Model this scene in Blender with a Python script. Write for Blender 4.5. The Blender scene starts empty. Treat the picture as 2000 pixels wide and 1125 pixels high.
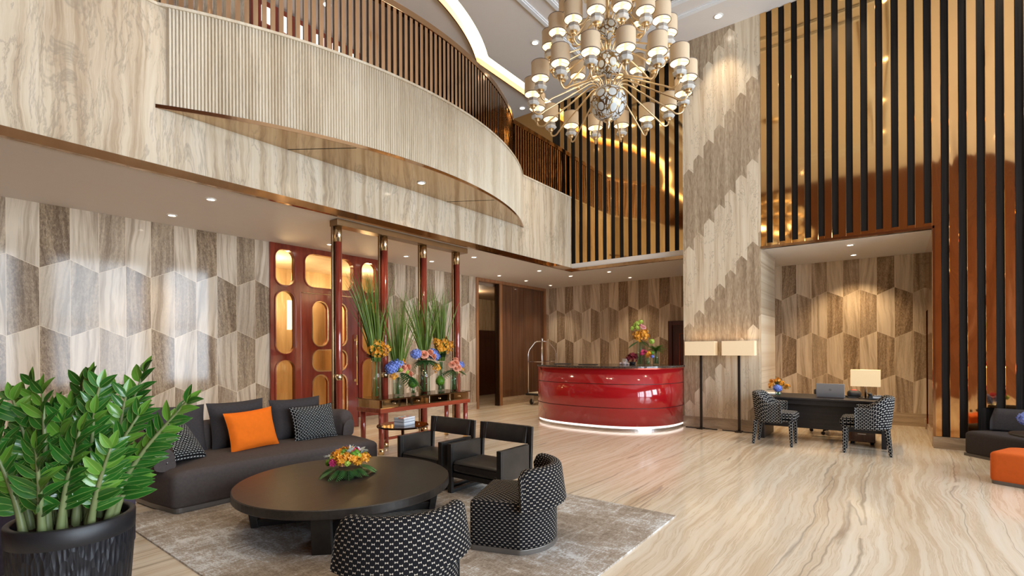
import bpy, bmesh, math, random
from mathutils import Vector, Matrix
PI = math.pi
rnd = random.Random(7)
SC = bpy.context.scene
COL = SC.collection

# ------------------------------------------------------------------ mesh building
class MB:
    """collects vertices / faces / uvs, built as ONE mesh object"""
    def __init__(s):
        s.v = []; s.f = []; s.uv = []; s.mi = []; s.sm = []
        s.M = None
    def _p(s, p):
        if s.M is not None:
            p = s.M @ Vector(p)
        s.v.append((p[0], p[1], p[2])); return len(s.v)-1
    def face(s, idx, uv=None, mi=0, sm=False):
        s.f.append(tuple(idx)); s.uv.append(uv); s.mi.append(mi); s.sm.append(sm)
    def box(s, c, d, rz=0, mi=0, taper=None, rx=0, ry=0):
        hx, hy, hz = d[0]/2, d[1]/2, d[2]/2
        R = Matrix.Rotation(rz, 3, 'Z') @ Matrix.Rotation(ry, 3, 'Y') @ Matrix.Rotation(rx, 3, 'X')
        ids = []
        for z in (-1, 1):
            t = 1.0 if taper is None or z < 0 else taper
            for x, y in ((-1,-1),(1,-1),(1,1),(-1,1)):
                q = R @ Vector((x*hx*t, y*hy*t, z*hz))
                ids.append(s._p((c[0]+q.x, c[1]+q.y, c[2]+q.z)))
        a = ids
        for q in ((3,2,1,0),(4,5,6,7),(0,1,5,4),(1,2,6,5),(2,3,7,6),(3,0,4,7)):
            s.face([a[i] for i in q], None, mi)
        return s
    def bb(s, x0, x1, y0, y1, z0, z1, mi=0):
        return s.box(((x0+x1)/2,(y0+y1)/2,(z0+z1)/2), (abs(x1-x0),abs(y1-y0),abs(z1-z0)), 0, mi)
    def rbox(s, c, d, r=.03, seg=3, rz=0, mi=0, bulge=0.0, n=1, rx=0, ry=0):
        """rounded box (soft cushion like): superellipsoid-ish via bmesh bevel"""
        bm = bmesh.new()
        bmesh.ops.create_cube(bm, size=1)
        for v in bm.verts: v.co = Vector((v.co.x*d[0], v.co.y*d[1], v.co.z*d[2]))
        if n > 1:
            bmesh.ops.subdivide_edges(bm, edges=bm.edges[:], cuts=n, use_grid_fill=True)
            if bulge:
                for v in bm.verts:
                    fx = 1-(2*v.co.x/d[0])**2; fy = 1-(2*v.co.y/d[1])**2; fz = 1-(2*v.co.z/d[2])**2
                    v.co.z += math.copysign(bulge*max(fx,0)*max(fy,0), v.co.z) if abs(v.co.z) > d[2]*.49 else 0
            es = [e for e in bm.edges if len(e.link_faces) == 2 and e.calc_face_angle(0) > .9]
        else:
            es = bm.edges[:]
        bmesh.ops.bevel(bm, geom=es, offset=r, segments=seg, profile=.5, affect='EDGES')
        R = Matrix.Rotation(rz, 3, 'Z') @ Matrix.Rotation(ry, 3, 'Y') @ Matrix.Rotation(rx, 3, 'X')
        s.add_bm(bm, R, c, mi, True)
        bm.free(); return s
    def add_bm(s, bm, R=None, c=(0,0,0), mi=0, sm=False):
        R = R or Matrix.Identity(3); base = len(s.v); c = Vector(c)
        bm.verts.index_update()
        for v in bm.verts: s._p(R @ v.co + c)
        for f in bm.faces: s.face([base+v.index for v in f.verts], None, mi, sm)
    def tube(s, pts, r, n=8, mi=0, cap=True, closed=False):
        """swept circle; r may be a number or list"""
        P = [Vector(p) for p in pts]; m = len(P)
        rr = r if isinstance(r, (list, tuple)) else [r]*m
        rings = []; up = None
        for i in range(m):
            if closed: t = (P[(i+1) % m]-P[i-1])
            else: t = P[min(i+1,m-1)]-P[max(i-1,0)]
            if t.length < 1e-9: t = Vector((0,0,1))
            t.normalize()
            if up is None:
                up = Vector((0,0,1)) if abs(t.z) < .9 else Vector((1,0,0))
            a = t.cross(up)
            if a.length < 1e-6: a = t.orthogonal()
            a.normalize(); up = a.cross(t).normalized()
            rings.append([s._p(P[i]+(a*math.cos(2*PI*k/n)+up*math.sin(2*PI*k/n))*rr[i]) for k in range(n)])
        for i in range(m if closed else m-1):
            A = rings[i]; B = rings[(i+1) % m]
            for k in range(n):
                s.face((A[k],A[(k+1)%n],B[(k+1)%n],B[k]), None, mi, True)
        if cap and not closed:
            s.face(rings[0][::-1], None, mi); s.face(rings[-1], None, mi)
        return s
    def lathe(s, prof, n=24, c=(0,0,0), mi=0, cap0=False, cap1=False, sx=1, sy=1, ph=0, sm=True, pu=None):
        rings = []
        for (r, z) in prof:
            rings.append([s._p((c[0]+r*sx*math.cos(2*PI*k/n+ph), c[1]+r*sy*math.sin(2*PI*k/n+ph), c[2]+z)) for k in range(n)])
        L = 0
        for i in range(len(prof)-1):
            dl = math.hypot(prof[i+1][0]-prof[i][0], prof[i+1][1]-prof[i][1])
            R = max(p[0] for p in prof)
            for k in range(n):
                u0, u1 = 2*PI*R*k/n, 2*PI*R*(k+1)/n
                s.face((rings[i][k],rings[i][(k+1)%n],rings[i+1][(k+1)%n],rings[i+1][k]),
                       ((u0,L),(u1,L),(u1,L+dl),(u0,L+dl)), mi, sm)
            L += dl
        if cap0: s.face(rings[0][::-1], None, mi)
        if cap1: s.face(rings[-1], None, mi)
        return s
    def prism(s, poly, z0, z1, mi=0, caps=True, smside=False):
        """vertical prism from a CCW polygon of (x,y)"""
        a = [s._p((x,y,z0)) for x,y in poly]; b = [s._p((x,y,z1)) for x,y in poly]
        m = len(poly); L = 0
        for i in range(m):
            j = (i+1) % m
            dl = math.hypot(poly[j][0]-poly[i][0], poly[j][1]-poly[i][1])
            s.face((a[i],a[j],b[j],b[i]), ((L,z0),(L+dl,z0),(L+dl,z1),(L,z1)), mi, smside); L += dl
        if caps:
            s.face(a[::-1], None, mi); s.face(b, None, mi)
        return s
    def grid(s, fn, nu, nv, mi=0, sm=True, uvs=None, closeu=False, flip=False):
        ids = [[s._p(fn(i/nu, j/nv)) for i in range(nu+(0 if closeu else 1))] for j in range(nv+1)]
        for j in range(nv):
            for i in range(nu):
                i2 = (i+1) % len(ids[j])
                q = (ids[j][i], ids[j][i2], ids[j+1][i2], ids[j+1][i])
                uv = None
                if uvs:
                    U, V = uvs
                    uv = ((i/nu*U,j/nv*V),((i+1)/nu*U,j/nv*V),((i+1)/nu*U,(j+1)/nv*V),(i/nu*U,(j+1)/nv*V))
                if flip: q = q[::-1]; uv = uv[::-1] if uv else None
                s.face(q, uv, mi, sm)
        return s
    def ball(s, c, r, n=10, m=6, mi=0, sz=1.0):
        pr = [(max(r*math.sin(PI*i/m), 1e-4), -r*sz*math.cos(PI*i/m)) for i in range(m+1)]
        return s.lathe(pr, n, c, mi)
    def strip(s, pts, wid, mi=0, thick=None, nrm=(0,0,1)):
        return s

def obj(name, mb, m, parent=None, bevel=0, seg=2, subd=0, smooth=None, loc=None):
    me = bpy.data.meshes.new(name)
    me.from_pydata(mb.v, [], mb.f)
    ms = m if isinstance(m, (list, tuple)) else [m]
    for x in ms: me.materials.append(x)
    me.polygons.foreach_set('material_index', [min(i, len(ms)-1) for i in mb.mi])
    me.polygons.foreach_set('use_smooth', [bool(x) if smooth is None else smooth for x in mb.sm])
    uvl = me.uv_layers.new(name='uv')
    data = [0.0]*(2*len(me.loops)); V = mb.v
    for p, uv in zip(me.polygons, mb.uv):
        st = p.loop_start
        if uv is None:
            nx, ny, nz = (abs(c) for c in p.normal)
            for k, vi in enumerate(p.vertices):
                x, y, z = V[vi]
                if nz >= nx and nz >= ny: a, b = x, y
                elif nx >= ny: a, b = y, z
                else: a, b = x, z
                data[2*(st+k)] = a; data[2*(st+k)+1] = b
        else:
            for k in range(p.loop_total):
                data[2*(st+k)] = uv[k][0]; data[2*(st+k)+1] = uv[k][1]
    uvl.data.foreach_set('uv', data)
    me.validate(); me.update()
    o = bpy.data.objects.new(name, me); COL.objects.link(o)
    if parent: o.parent = parent
    if loc: o.location = loc
    if bevel:
        b = o.modifiers.new('bevel', 'BEVEL'); b.width = bevel; b.segments = seg; b.limit_method = 'ANGLE'; b.angle_limit = .6
        b.harden_normals = False
    if subd:
        q = o.modifiers.new('subd', 'SUBSURF'); q.levels = subd; q.render_levels = subd
    return o

def tag(o, label=None, cat=None, group=None, kind=None):
    if label: o['label'] = label
    if cat: o['category'] = cat
    if group: o['group'] = group
    if kind: o['kind'] = kind
    return o
def thing(name, label, cat, loc=(0,0,0), rz=0, group=None, kind=None):
    o = bpy.data.objects.new(name, None); COL.objects.link(o)
    o.location = loc; o.rotation_euler = (0,0,rz); o.empty_display_size = .1
    return tag(o, label, cat, group, kind)
def struct(name, mb, m, label, cat, parent=None, **k):
    return tag(obj(name, mb, m, parent, **k), label, cat, None, 'structure')
def kids(o): return [c for c in bpy.data.objects if c.parent == o]
def dup(root, loc=None, rz=None, label=None, group=None):
    kk = {}
    for c in bpy.data.objects:
        if c.parent: kk.setdefault(c.parent.name, []).append(c)
    def rec(o, par):
        c = o.copy(); COL.objects.link(c)
        if par is not None: c.parent = par
        for ch in kk.get(o.name, []): rec(ch, c)
        return c
    r = rec(root, None)
    if loc is not None: r.location = loc
    if rz is not None: r.rotation_euler = (0,0,rz)
    if label: r['label'] = label
    if group: r['group'] = group
    return r
def point_light(name, loc, power, col=(1,.8,.55), radius=.05, parent=None):
    l = bpy.data.lights.new(name, 'POINT'); l.energy = power; l.color = col; l.shadow_soft_size = radius
    o = bpy.data.objects.new(name, l); COL.objects.link(o); o.location = loc
    if parent: o.parent = parent
    return o
def spot_light(name, loc, power, col=(1,.8,.55), radius=.04, ang=1.4, blend=.6, parent=None, rot=(0,0,0)):
    l = bpy.data.lights.new(name, 'SPOT'); l.energy = power; l.color = col; l.shadow_soft_size = radius
    l.spot_size = ang; l.spot_blend = blend
    o = bpy.data.objects.new(name, l); COL.objects.link(o); o.location = loc; o.rotation_euler = rot
    if parent: o.parent = parent
    return o
def area_light(name, loc, rot, sx, sy, power, col):
    l = bpy.data.lights.new(name, 'AREA'); l.shape = 'RECTANGLE'; l.size = sx; l.size_y = sy; l.energy = power; l.color = col
    o = bpy.data.objects.new(name, l); COL.objects.link(o); o.location = loc; o.rotation_euler = rot
    return o

# ------------------------------------------------------------------ materials
class G:
    def __init__(s, name):
        s.m = bpy.data.materials.new(name); s.m.use_nodes = True
        s.t = s.m.node_tree; s.N = s.t.nodes; s.L = s.t.links
        s.b = s.N['Principled BSDF']
        s._tc = None
    def n(s, t, **k):
        x = s.N.new(t)
        for a, b in k.items(): setattr(x, a, b)
        return x
    def lk(s, a, b): s.L.new(a, b)
    def inp(s, sock, v):
        if hasattr(v, 'is_linked') or hasattr(v, 'links'): s.L.new(v, sock)
        else: sock.default_value = v
    def tc(s, w='Object'):
        if s._tc is None: s._tc = s.n('ShaderNodeTexCoord')
        return s._tc.outputs[w]
    def math(s, op, a, b=None, c=None, clamp=False):
        x = s.n('ShaderNodeMath', operation=op); x.use_clamp = clamp
        s.inp(x.inputs[0], a)
        if b is not None: s.inp(x.inputs[1], b)
        if c is not None: s.inp(x.inputs[2], c)
        return x.outputs[0]
    def sep(s, v):
        x = s.n('ShaderNodeSeparateXYZ'); s.L.new(v, x.inputs[0]); return x.outputs
    def comb(s, a, b, c=0.0):
        x = s.n('ShaderNodeCombineXYZ')
        for i, q in enumerate((a, b, c)): s.inp(x.inputs[i], q)
        return x.outputs[0]
    def scale(s, v, sc, off=(0,0,0), rot=(0,0,0)):
        x = s.n('ShaderNodeMapping'); s.L.new(v, x.inputs[0])
        x.inputs['Scale'].default_value = sc; x.inputs['Location'].default_value = off; x.inputs['Rotation'].default_value = rot
        return x.outputs[0]
    def noise(s, v, sc=1, det=3, rough=.55, dist=0, out=0):
        x = s.n('ShaderNodeTexNoise'); s.L.new(v, x.inputs['Vector'])
        x.inputs['Scale'].default_value = sc; x.inputs['Detail'].default_value = det
        x.inputs['Roughness'].default_value = rough; x.inputs['Distortion'].default_value = dist
        return x.outputs[out]
    def vor(s, v, sc=1, feat='F1', out='Distance'):
        x = s.n('ShaderNodeTexVoronoi', feature=feat); s.L.new(v, x.inputs['Vector']); x.inputs['Scale'].default_value = sc
        return x.outputs[out]
    def white(s, v):
        x = s.n('ShaderNodeTexWhiteNoise'); s.L.new(v, x.inputs['Vector']); return x.outputs['Value']
    def ramp(s, f, st):
        x = s.n('ShaderNodeValToRGB'); e = x.color_ramp.elements
        while len(e) < len(st): e.new(.5)
        for q, (p, c) in zip(e, st):
            q.position = p; q.color = (c[0], c[1], c[2], 1)
        s.L.new(f, x.inputs[0]); return x.outputs[0]
    def mix(s, f, a, b, mode='MIX'):
        x = s.n('ShaderNodeMix', data_type='RGBA', blend_type=mode)
        s.inp(x.inputs[0], f)
        for i, q in ((6, a), (7, b)):
            if isinstance(q, (tuple, list)): x.inputs[i].default_value = (q[0], q[1], q[2], 1)
            else: s.L.new(q, x.inputs[i])
        return x.outputs[2]
    def bump(s, h, st=.3, d=.01):
        x = s.n('ShaderNodeBump'); x.inputs['Strength'].default_value = st; x.inputs['Distance'].default_value = d
        s.L.new(h, x.inputs['Height']); s.L.new(x.outputs[0], s.b.inputs['Normal'])
    def col(s, c):
        if isinstance(c, (tuple, list)): s.b.inputs['Base Color'].default_value = (c[0], c[1], c[2], 1)
        else: s.L.new(c, s.b.inputs['Base Color'])
    def set(s, rough=None, metal=None, spec=None, coat=None, coatr=None, em=None, ems=None, trans=None, ior=None, alpha=None):
        I = s.b.inputs
        for k, v in (('Roughness',rough),('Metallic',metal),('Specular IOR Level',spec),('Coat Weight',coat),('Coat Roughness',coatr),
                     ('Emission Strength',ems),('Transmission Weight',trans),('IOR',ior),('Alpha',alpha)):
            if v is not None: s.inp(I[k], v)
        if em is not None: I['Emission Color'].default_value = (em[0],em[1],em[2],1)
        return s

def plain(name, c, rough=.5, metal=0, var=.12, sc=8, bump=0, bsc=200, **k):
    """procedural paint / metal / cloth: base colour with a little noise variation"""
    g = G(name)
    nz = g.noise(g.tc(), sc, 3)
    g.col(g.mix(nz, tuple(x*(1-var) for x in c), tuple(min(1, x*(1+var)) for x in c)))
    if rough >= .9: k.setdefault('spec', .12)
    g.set(rough=rough, metal=metal, **k)
    if bump: g.bump(g.noise(g.tc(), bsc, 2), bump, .002)
    return g.m
def lamp_mat(name, c, s):
    g = G(name); g.col(c); g.set(em=c, ems=s, rough=.6); return g.m
def wood(name, dark, light, sc=(3,40,3), rough=.35, coat=0, axis=None, spec=.5):
    g = G(name)
    v = g.scale(g.tc(), sc)
    nz = g.noise(v, 1.0, 5, .6, .6)
    g.col(g.ramp(nz, [(.3, dark), (.7, light)])); g.set(rough=rough, coat=coat, coatr=.08, spec=spec)
    return g.m
def hexmarble(name, axis, s0, sgn, w, light=((.62,.53,.43),(.83,.76,.67)), dark=((.20,.14,.095),(.47,.37,.27)), rough=.12, spec=.5):
    g = G(name); X, Y, Z = g.sep(g.tc())
    A = X if axis == 'x' else Y
    sv = g.math('MULTIPLY', g.math('SUBTRACT', A, s0), sgn/w)
    k = g.math('FLOOR', sv); f = g.math('SUBTRACT', sv, k)
    t = g.math('MULTIPLY', g.math('SUBTRACT', .5, g.math('PINGPONG', sv, 1.0)), .1625)
    gg = g.math('DIVIDE', g.math('SUBTRACT', Z, 2.45), .80)
    jn = g.math('ROUND', gg)
    sg = g.math('SUBTRACT', 1.0, g.math('MULTIPLY', g.math('FLOORED_MODULO', jn, 2.0), 2.0))
    dz = g.math('SUBTRACT', gg, g.math('ADD', jn, g.math('MULTIPLY', sg, t)))
    row = g.math('ADD', g.math('SUBTRACT', jn, 1.0), g.math('GREATER_THAN', dz, 0.0))
    par = g.math('FLOORED_MODULO', g.math('ADD', k, row), 2.0)
    r1 = g.white(g.comb(k, row, 3.0)); r2 = g.white(g.comb(k, row, 9.0))
    tilt = g.math('MULTIPLY', g.math('SUBTRACT', r2, .5), .22)
    xx = g.math('ADD', g.math('ADD', A, g.math('MULTIPLY', Z, tilt)), g.math('MULTIPLY', r1, 37.0))
    warp = g.noise(g.comb(g.math('MULTIPLY', A, 2.2), g.math('MULTIPLY', Z, 1.3), g.math('MULTIPLY', r1, 20.0)), 1, 3)
    xx = g.math('ADD', xx, g.math('MULTIPLY', warp, .10))
    v1 = g.comb(g.math('MULTIPLY', xx, 16.0), g.math('MULTIPLY', Z, .7), g.math('MULTIPLY', r2, 30.0))
    n1 = g.noise(v1, 1.0, 7, .65, .4)
    v2 = g.comb(g.math('MULTIPLY', xx, 60.0), g.math('MULTIPLY', Z, 24.0), r1)
    n2 = g.noise(v2, 1.0, 5, .7, .8)
    lc = g.ramp(n1, [(.28, tuple(c*.62 for c in light[0])), (.40, light[0]), (.55, light[1]), (.8, tuple(min(1,c*1.08) for c in light[1]))])
    dm = g.math('ADD', g.math('MULTIPLY', n1, .5), g.math('MULTIPLY', n2, .5))
    dc = g.ramp(dm, [(.33, tuple(c*.6 for c in dark[0])), (.45, dark[0]), (.56, dark[1]), (.66, tuple(min(1,c*1.5) for c in dark[1]))])
    # some tiles are in-between
    pm = g.math('MULTIPLY', par, g.math('ADD', .62, g.math('MULTIPLY', r2, .38)))
    pm = g.math('ADD', pm, g.math('MULTIPLY', g.math('GREATER_THAN', r1, .72), g.math('MULTIPLY', g.math('SUBTRACT', 1.0, par), .30)))
    c = g.mix(pm, lc, dc)
    e1 = g.math('MULTIPLY', g.math('MINIMUM', f, g.math('SUBTRACT', 1.0, f)), w)
    e2 = g.math('MULTIPLY', g.math('ABSOLUTE', dz), .74)
    gl = g.math('LESS_THAN', g.math('MINIMUM', e1, e2), .0022)
    c = g.mix(gl, c, (.76,.63,.46))
    g.col(c); g.set(rough=g.math('ADD', rough, g.math('MULTIPLY', n2, .06)), spec=spec)
    return g.m
def travertine(name, axis='x', slab=.82, cols=None, rough=.14, vert=True, sc=1.0, vn=.42):
    """vein-cut stone; veins vertical (vert) or horizontal"""
    g = G(name); X, Y, Z = g.sep(g.tc())
    A = X if axis == 'x' else Y
    B = Z
    if not vert: A, B = Z, A
    k = g.math('FLOOR', g.math('DIVIDE', A, slab)); r = g.white(g.comb(k, 5.0, 1.0))
    w1 = g.noise(g.comb(g.math('MULTIPLY', A, 1.4), g.math('MULTIPLY', B, .9), r), 1, 4, .6, .3)
    xx = g.math('ADD', g.math('ADD', A, g.math('MULTIPLY', w1, .20)), g.math('MULTIPLY', r, 20.0))
    n1 = g.noise(g.comb(g.math('MULTIPLY', xx, 7.0*sc), g.math('MULTIPLY', B, .35), r), 1, 8, .62, .2)
    n2 = g.noise(g.comb(g.math('MULTIPLY', xx, 34.0*sc), g.math('MULTIPLY', B, 1.0), r), 1, 5, .7, .5)
    n3 = g.noise(g.comb(g.math('MULTIPLY', xx, 3.1*sc), g.math('MULTIPLY', B, .5), g.math('ADD', r, 7.0)), 1, 6, .7, 1.0)
    cols = cols or [(.25,(.27,.185,.11)),(.40,(.48,.36,.24)),(.52,(.66,.54,.39)),(.68,(.76,.66,.52))]
    c = g.ramp(g.math('ADD', g.math('MULTIPLY', n1, .7), g.math('MULTIPLY', n2, .3)), cols)
    vein = g.math('SUBTRACT', 1.0, g.math('MULTIPLY', g.math('ABSOLUTE', g.math('SUBTRACT', n3, .5)), 38.0), clamp=True)
    c = g.mix(g.math('MULTIPLY', vein, vn), c, (.22,.18,.14))
    fr = g.math('SUBTRACT', g.math('DIVIDE', A, slab), k)
    gl = g.math('LESS_THAN', g.math('MULTIPLY', g.math('MINIMUM', fr, g.math('SUBTRACT', 1.0, fr)), slab), .0015)
    c = g.mix(g.math('MULTIPLY', gl, .5), c, (.35,.28,.2))
    g.col(c); g.set(rough=rough, spec=.5)
    return g.m
M = {}
LT = ((.53,.41,.28),(.74,.62,.47)); DK = ((.22,.145,.085),(.42,.30,.19))
M['hex_left'] = hexmarble('hexagon_travertine_left', 'x', 1.468, 1, .2725, ((.45,.35,.25),(.66,.55,.42)), ((.20,.135,.085),(.38,.28,.18)), .05, .30)
M['hex_back'] = hexmarble('hexagon_travertine_back', 'y', 6.93, -1, .2685, LT, DK, .16)
M['hex_alcove'] = hexmarble('hexagon_travertine_alcove', 'y', 1.531, -1, .2610, LT, DK, .18)
M['stone'] = travertine('facade_travertine', 'x', .86)
M['stone_y'] = travertine('side_travertine', 'y', .9)
M['stone_flute'] = travertine('fluted_travertine', 'x', 5.0, [(.25,(.47,.37,.25)),(.42,(.62,.52,.38)),(.55,(.72,.63,.49)),(.70,(.78,.71,.58))], .3, vn=.12)
M['skirt_x'] = travertine('skirting_stone_long', 'x', 3.0, [(.3,(.26,.18,.11)),(.5,(.46,.35,.24)),(.7,(.66,.55,.42))], .2, False)
M['skirt_y'] = travertine('skirting_stone_cross', 'y', 3.0, [(.3,(.26,.18,.11)),(.5,(.46,.35,.24)),(.7,(.66,.55,.42))], .2, False)

def pillar_mat():
    g = G('pillar_arrow_travertine'); X, Y, Z = g.sep(g.tc())
    w = .1775
    s = g.math('DIVIDE', g.math('SUBTRACT', 3.013, Y), w); k = g.math('FLOOR', s); f = g.math('SUBTRACT', s, k)
    chev = g.math('MULTIPLY', g.math('ABSOLUTE', g.math('SUBTRACT', f, .5)), .19)
    zz = g.math('ADD', g.math('SUBTRACT', Z, g.math('MULTIPLY', k, .222)), chev)
    q = g.math('DIVIDE', g.math('SUBTRACT', zz, 1.86+.02), 2.79)
    rw = g.math('FLOOR', g.math('MULTIPLY', q, 2.0)); fr = g.math('FRACT', q)
    lightm = g.math('LESS_THAN', fr, .5)
    r = g.white(g.comb(k, rw, 2.0))
    warp = g.noise(g.comb(g.math('MULTIPLY', Y, 1.7), g.math('MULTIPLY', Z, .8), g.math('MULTIPLY', r, 9.0)), 1, 3)
    xx = g.math('ADD', g.math('ADD', Y, g.math('MULTIPLY', r, 17.0)), g.math('MULTIPLY', warp, .12))
    n1 = g.noise(g.comb(g.math('MULTIPLY', xx, 13.0), g.math('MULTIPLY', Z, .45), r), 1, 7, .65, .3)
    n2 = g.noise(g.comb(g.math('MULTIPLY', xx, 45.0), g.math('MULTIPLY', Z, 8.0), r), 1, 4, .7, .6)
    lc = g.ramp(n1, [(.28,(.42,.31,.20)),(.42,(.60,.48,.34)),(.56,(.73,.63,.48)),(.8,(.79,.71,.58))])
    dc = g.ramp(g.math('ADD', g.math('MULTIPLY', n1, .55), g.math('MULTIPLY', n2, .45)), [(.34,(.20,.14,.09)),(.47,(.36,.27,.18)),(.58,(.50,.40,.28)),(.72,(.66,.56,.42))])
    c = g.mix(lightm, dc, lc)
    cr = g.noise(g.comb(g.math('MULTIPLY', xx, 5.0), g.math('MULTIPLY', Z, 1.6), 4.0), 1, 5, .7, 1.2)
    ck = g.math('SUBTRACT', 1.0, g.math('MULTIPLY', g.math('ABSOLUTE', g.math('SUBTRACT', cr, .56)), 70.0), clamp=True)
    c = g.mix(g.math('MULTIPLY', g.math('MULTIPLY', ck, lightm), .6), c, (.25,.2,.14))
    e1 = g.math('MULTIPLY', g.math('MINIMUM', f, g.math('SUBTRACT', 1.0, f)), w)
    d2 = g.math('MULTIPLY', g.math('MINIMUM', g.math('ABSOLUTE', g.math('SUBTRACT', fr, .5)), g.math('MINIMUM', fr, g.math('SUBTRACT', 1.0, fr))), 2.79)
    gl = g.math('MAXIMUM', g.math('MULTIPLY', g.math('LESS_THAN', e1, .0012), .4), g.math('LESS_THAN', d2, .003))
    c = g.mix(g.math('MULTIPLY', gl, .7), c, (.36,.28,.2))
    g.col(c); g.set(rough=.2, spec=.5); return g.m
M['pillar'] = pillar_mat()

def floor_mat():
    g = G('onyx_floor'); X, Y, Z = g.sep(g.tc())
    w1 = g.noise(g.comb(g.math('MULTIPLY', X, .36), g.math('MULTIPLY', Y, .6), 0.0), 1, 4, .55, .3)
    w2 = g.noise(g.comb(g.math('MULTIPLY', X, 3.0), g.math('MULTIPLY', Y, 4.0), 3.0), 1, 3)
    yy = g.math('ADD', Y, g.math('ADD', g.math('MULTIPLY', w1, .42), g.math('MULTIPLY', w2, .018)))
    n1 = g.noise(g.comb(g.math('MULTIPLY', X, .22), g.math('MULTIPLY', yy, 3.2), 1.0), 1, 6, .6, .1)
    n2 = g.noise(g.comb(g.math('MULTIPLY', X, .5), g.math('MULTIPLY', yy, 17.0), 5.0), 1, 6, .7, .25)
    n3 = g.noise(g.comb(g.math('MULTIPLY', X, .06), g.math('MULTIPLY', yy, 1.9), 9.0), 1, 3, .6, .1)
    c = g.ramp(g.math('ADD', g.math('MULTIPLY', n1, .5), g.math('MULTIPLY', n2, .5)),
        [(.28,(.43,.30,.18)),(.40,(.60,.47,.33)),(.49,(.73,.62,.48)),(.64,(.81,.74,.63))])
    ln = g.math('SUBTRACT', 1.0, g.math('MULTIPLY', g.math('ABSOLUTE', g.math('SUBTRACT', n2, .47)), 40.0), clamp=True)
    c = g.mix(g.math('MULTIPLY', ln, .45), c, (.46,.33,.20))
    vw = g.noise(g.comb(g.math('MULTIPLY', X, 5.0), g.math('MULTIPLY', Y, 5.0), 2.0), 1, 3)
    vein = g.math('SUBTRACT', 1.0, g.math('MULTIPLY', g.math('ABSOLUTE', g.math('SUBTRACT', n3, g.math('ADD', .47, g.math('MULTIPLY', vw, .007)))), 130.0), clamp=True)
    vm = g.math('MULTIPLY', vein, g.math('GREATER_THAN', g.noise(g.comb(g.math('MULTIPLY', X, .6), g.math('MULTIPLY', yy, .9), 30.0), 1, 3), .43))
    c = g.mix(g.math('MULTIPLY', vm, .55), c, (.22,.18,.14))
    g.col(c); g.set(rough=.13, spec=.5)
    return g.m
M['floor'] = floor_mat()
M['plaster'] = plain('warm_white_plaster', (.74,.69,.65), .7, var=.02)
M['plaster_gallery'] = plain('gallery_ceiling_paint', (.72,.65,.60), .7, var=.02)
M['cove'] = lamp_mat('cove_led_glow', (1,.78,.46), 5.5)
M['molding'] = plain('white_molding', (.80,.81,.82), .45, var=.02)
def mirror(name, c, rough=.05, wav=.02, sc=1.2):
    g = G(name)
    nz = g.noise(g.scale(g.tc(), (1,1,.35)), sc, 2, .5, .5)
    g.col(g.mix(g.noise(g.tc(), .8, 2), tuple(x*.93 for x in c), c)); g.set(rough=rough, metal=1)
    g.bump(nz, wav, .05); return g.m
M['gold'] = mirror('gold_mirror_sheet', (.80,.485,.19), .06, .12)
M['gold_wavy'] = mirror('wavy_gold_mirror_sheet', (.84,.50,.21), .05, .55, 2.2)
M['copper'] = mirror('copper_mirror_sheet', (.83,.42,.22), .06, .2, 2.0)
M['bronze'] = mirror('bronze_trim', (.50,.31,.17), .12, .15, 3)
M['soffit_bronze'] = mirror('bronze_soffit', (.60,.42,.24), .10, .03)
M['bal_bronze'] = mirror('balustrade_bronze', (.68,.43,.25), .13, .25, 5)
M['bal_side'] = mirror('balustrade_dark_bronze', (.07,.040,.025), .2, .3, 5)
M['batten'] = wood('black_stained_batten', (.007,.006,.0055), (.020,.016,.014), (60,60,1.2), .6, spec=.12)
M['mahogany'] = wood('red_mahogany_lacquer', (.16,.018,.009), (.29,.045,.020), (14,14,1.0), .18, .6)
M['mahogany_x'] = wood('red_mahogany_rail', (.20,.028,.012), (.34,.06,.024), (1.0,18,18), .2, .5)
M['post_red'] = wood('red_lacquer_post', (.20,.024,.014), (.32,.05,.027), (20,20,.8), .15, .8)
M['brown_wood'] = wood('walnut_veneer', (.085,.032,.015), (.17,.075,.034), (20,20,.6), .12, .5)
M['wood_frame'] = wood('teak_frame', (.24,.10,.04), (.38,.18,.08), (20,20,1.0), .3, .2)
M['dark_red_door'] = wood('dark_red_panel_door', (.045,.008,.006), (.085,.018,.013), (14,14,.8), .3, .2)
M['brass'] = plain('polished_brass', (.83,.60,.30), .18, 1, .06)
M['brass_pale'] = plain('pale_champagne_metal', (.80,.68,.48), .22, 1, .06)
M['amber_glass'] = None
# ------------------------------------------------------------------ camera
YAW, ROLL, FPX, CYP, HC = 0.6565, -0.005, 964.33, 683.72, 1.4
fw = Vector((math.cos(YAW), math.sin(YAW), 0)); rt = Vector((math.sin(YAW), -math.cos(YAW), 0)); up = Vector((0,0,1))
r3 = rt*math.cos(ROLL)+up*math.sin(ROLL); u3 = -rt*math.sin(ROLL)+up*math.cos(ROLL)
cd = bpy.data.cameras.new('camera'); cam = bpy.data.objects.new('camera', cd); COL.objects.link(cam)
cam.matrix_world = Matrix(((r3.x,u3.x,-fw.x,0),(r3.y,u3.y,-fw.y,0),(r3.z,u3.z,-fw.z,HC),(0,0,0,1)))
cd.sensor_width = 36; cd.lens = FPX/2000*36; cd.shift_y = (CYP-562.5)/2000; cd.clip_start = .05; cd.clip_end = 100
SC.camera = cam

ZC, ZU = 3.14, 7.0          # low ceiling, high ceiling
VW, VF, UB, US, UP, UA = 7.85, 5.62, 11.76, 9.50, 9.08, 11.40
# ------------------------------------------------------------------ floor
struct('floor', MB().bb(-4.3,13.6,-6.3,12.2,-.1,0), M['floor'], 'polished cream onyx floor with brown veins', 'floor')
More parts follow.
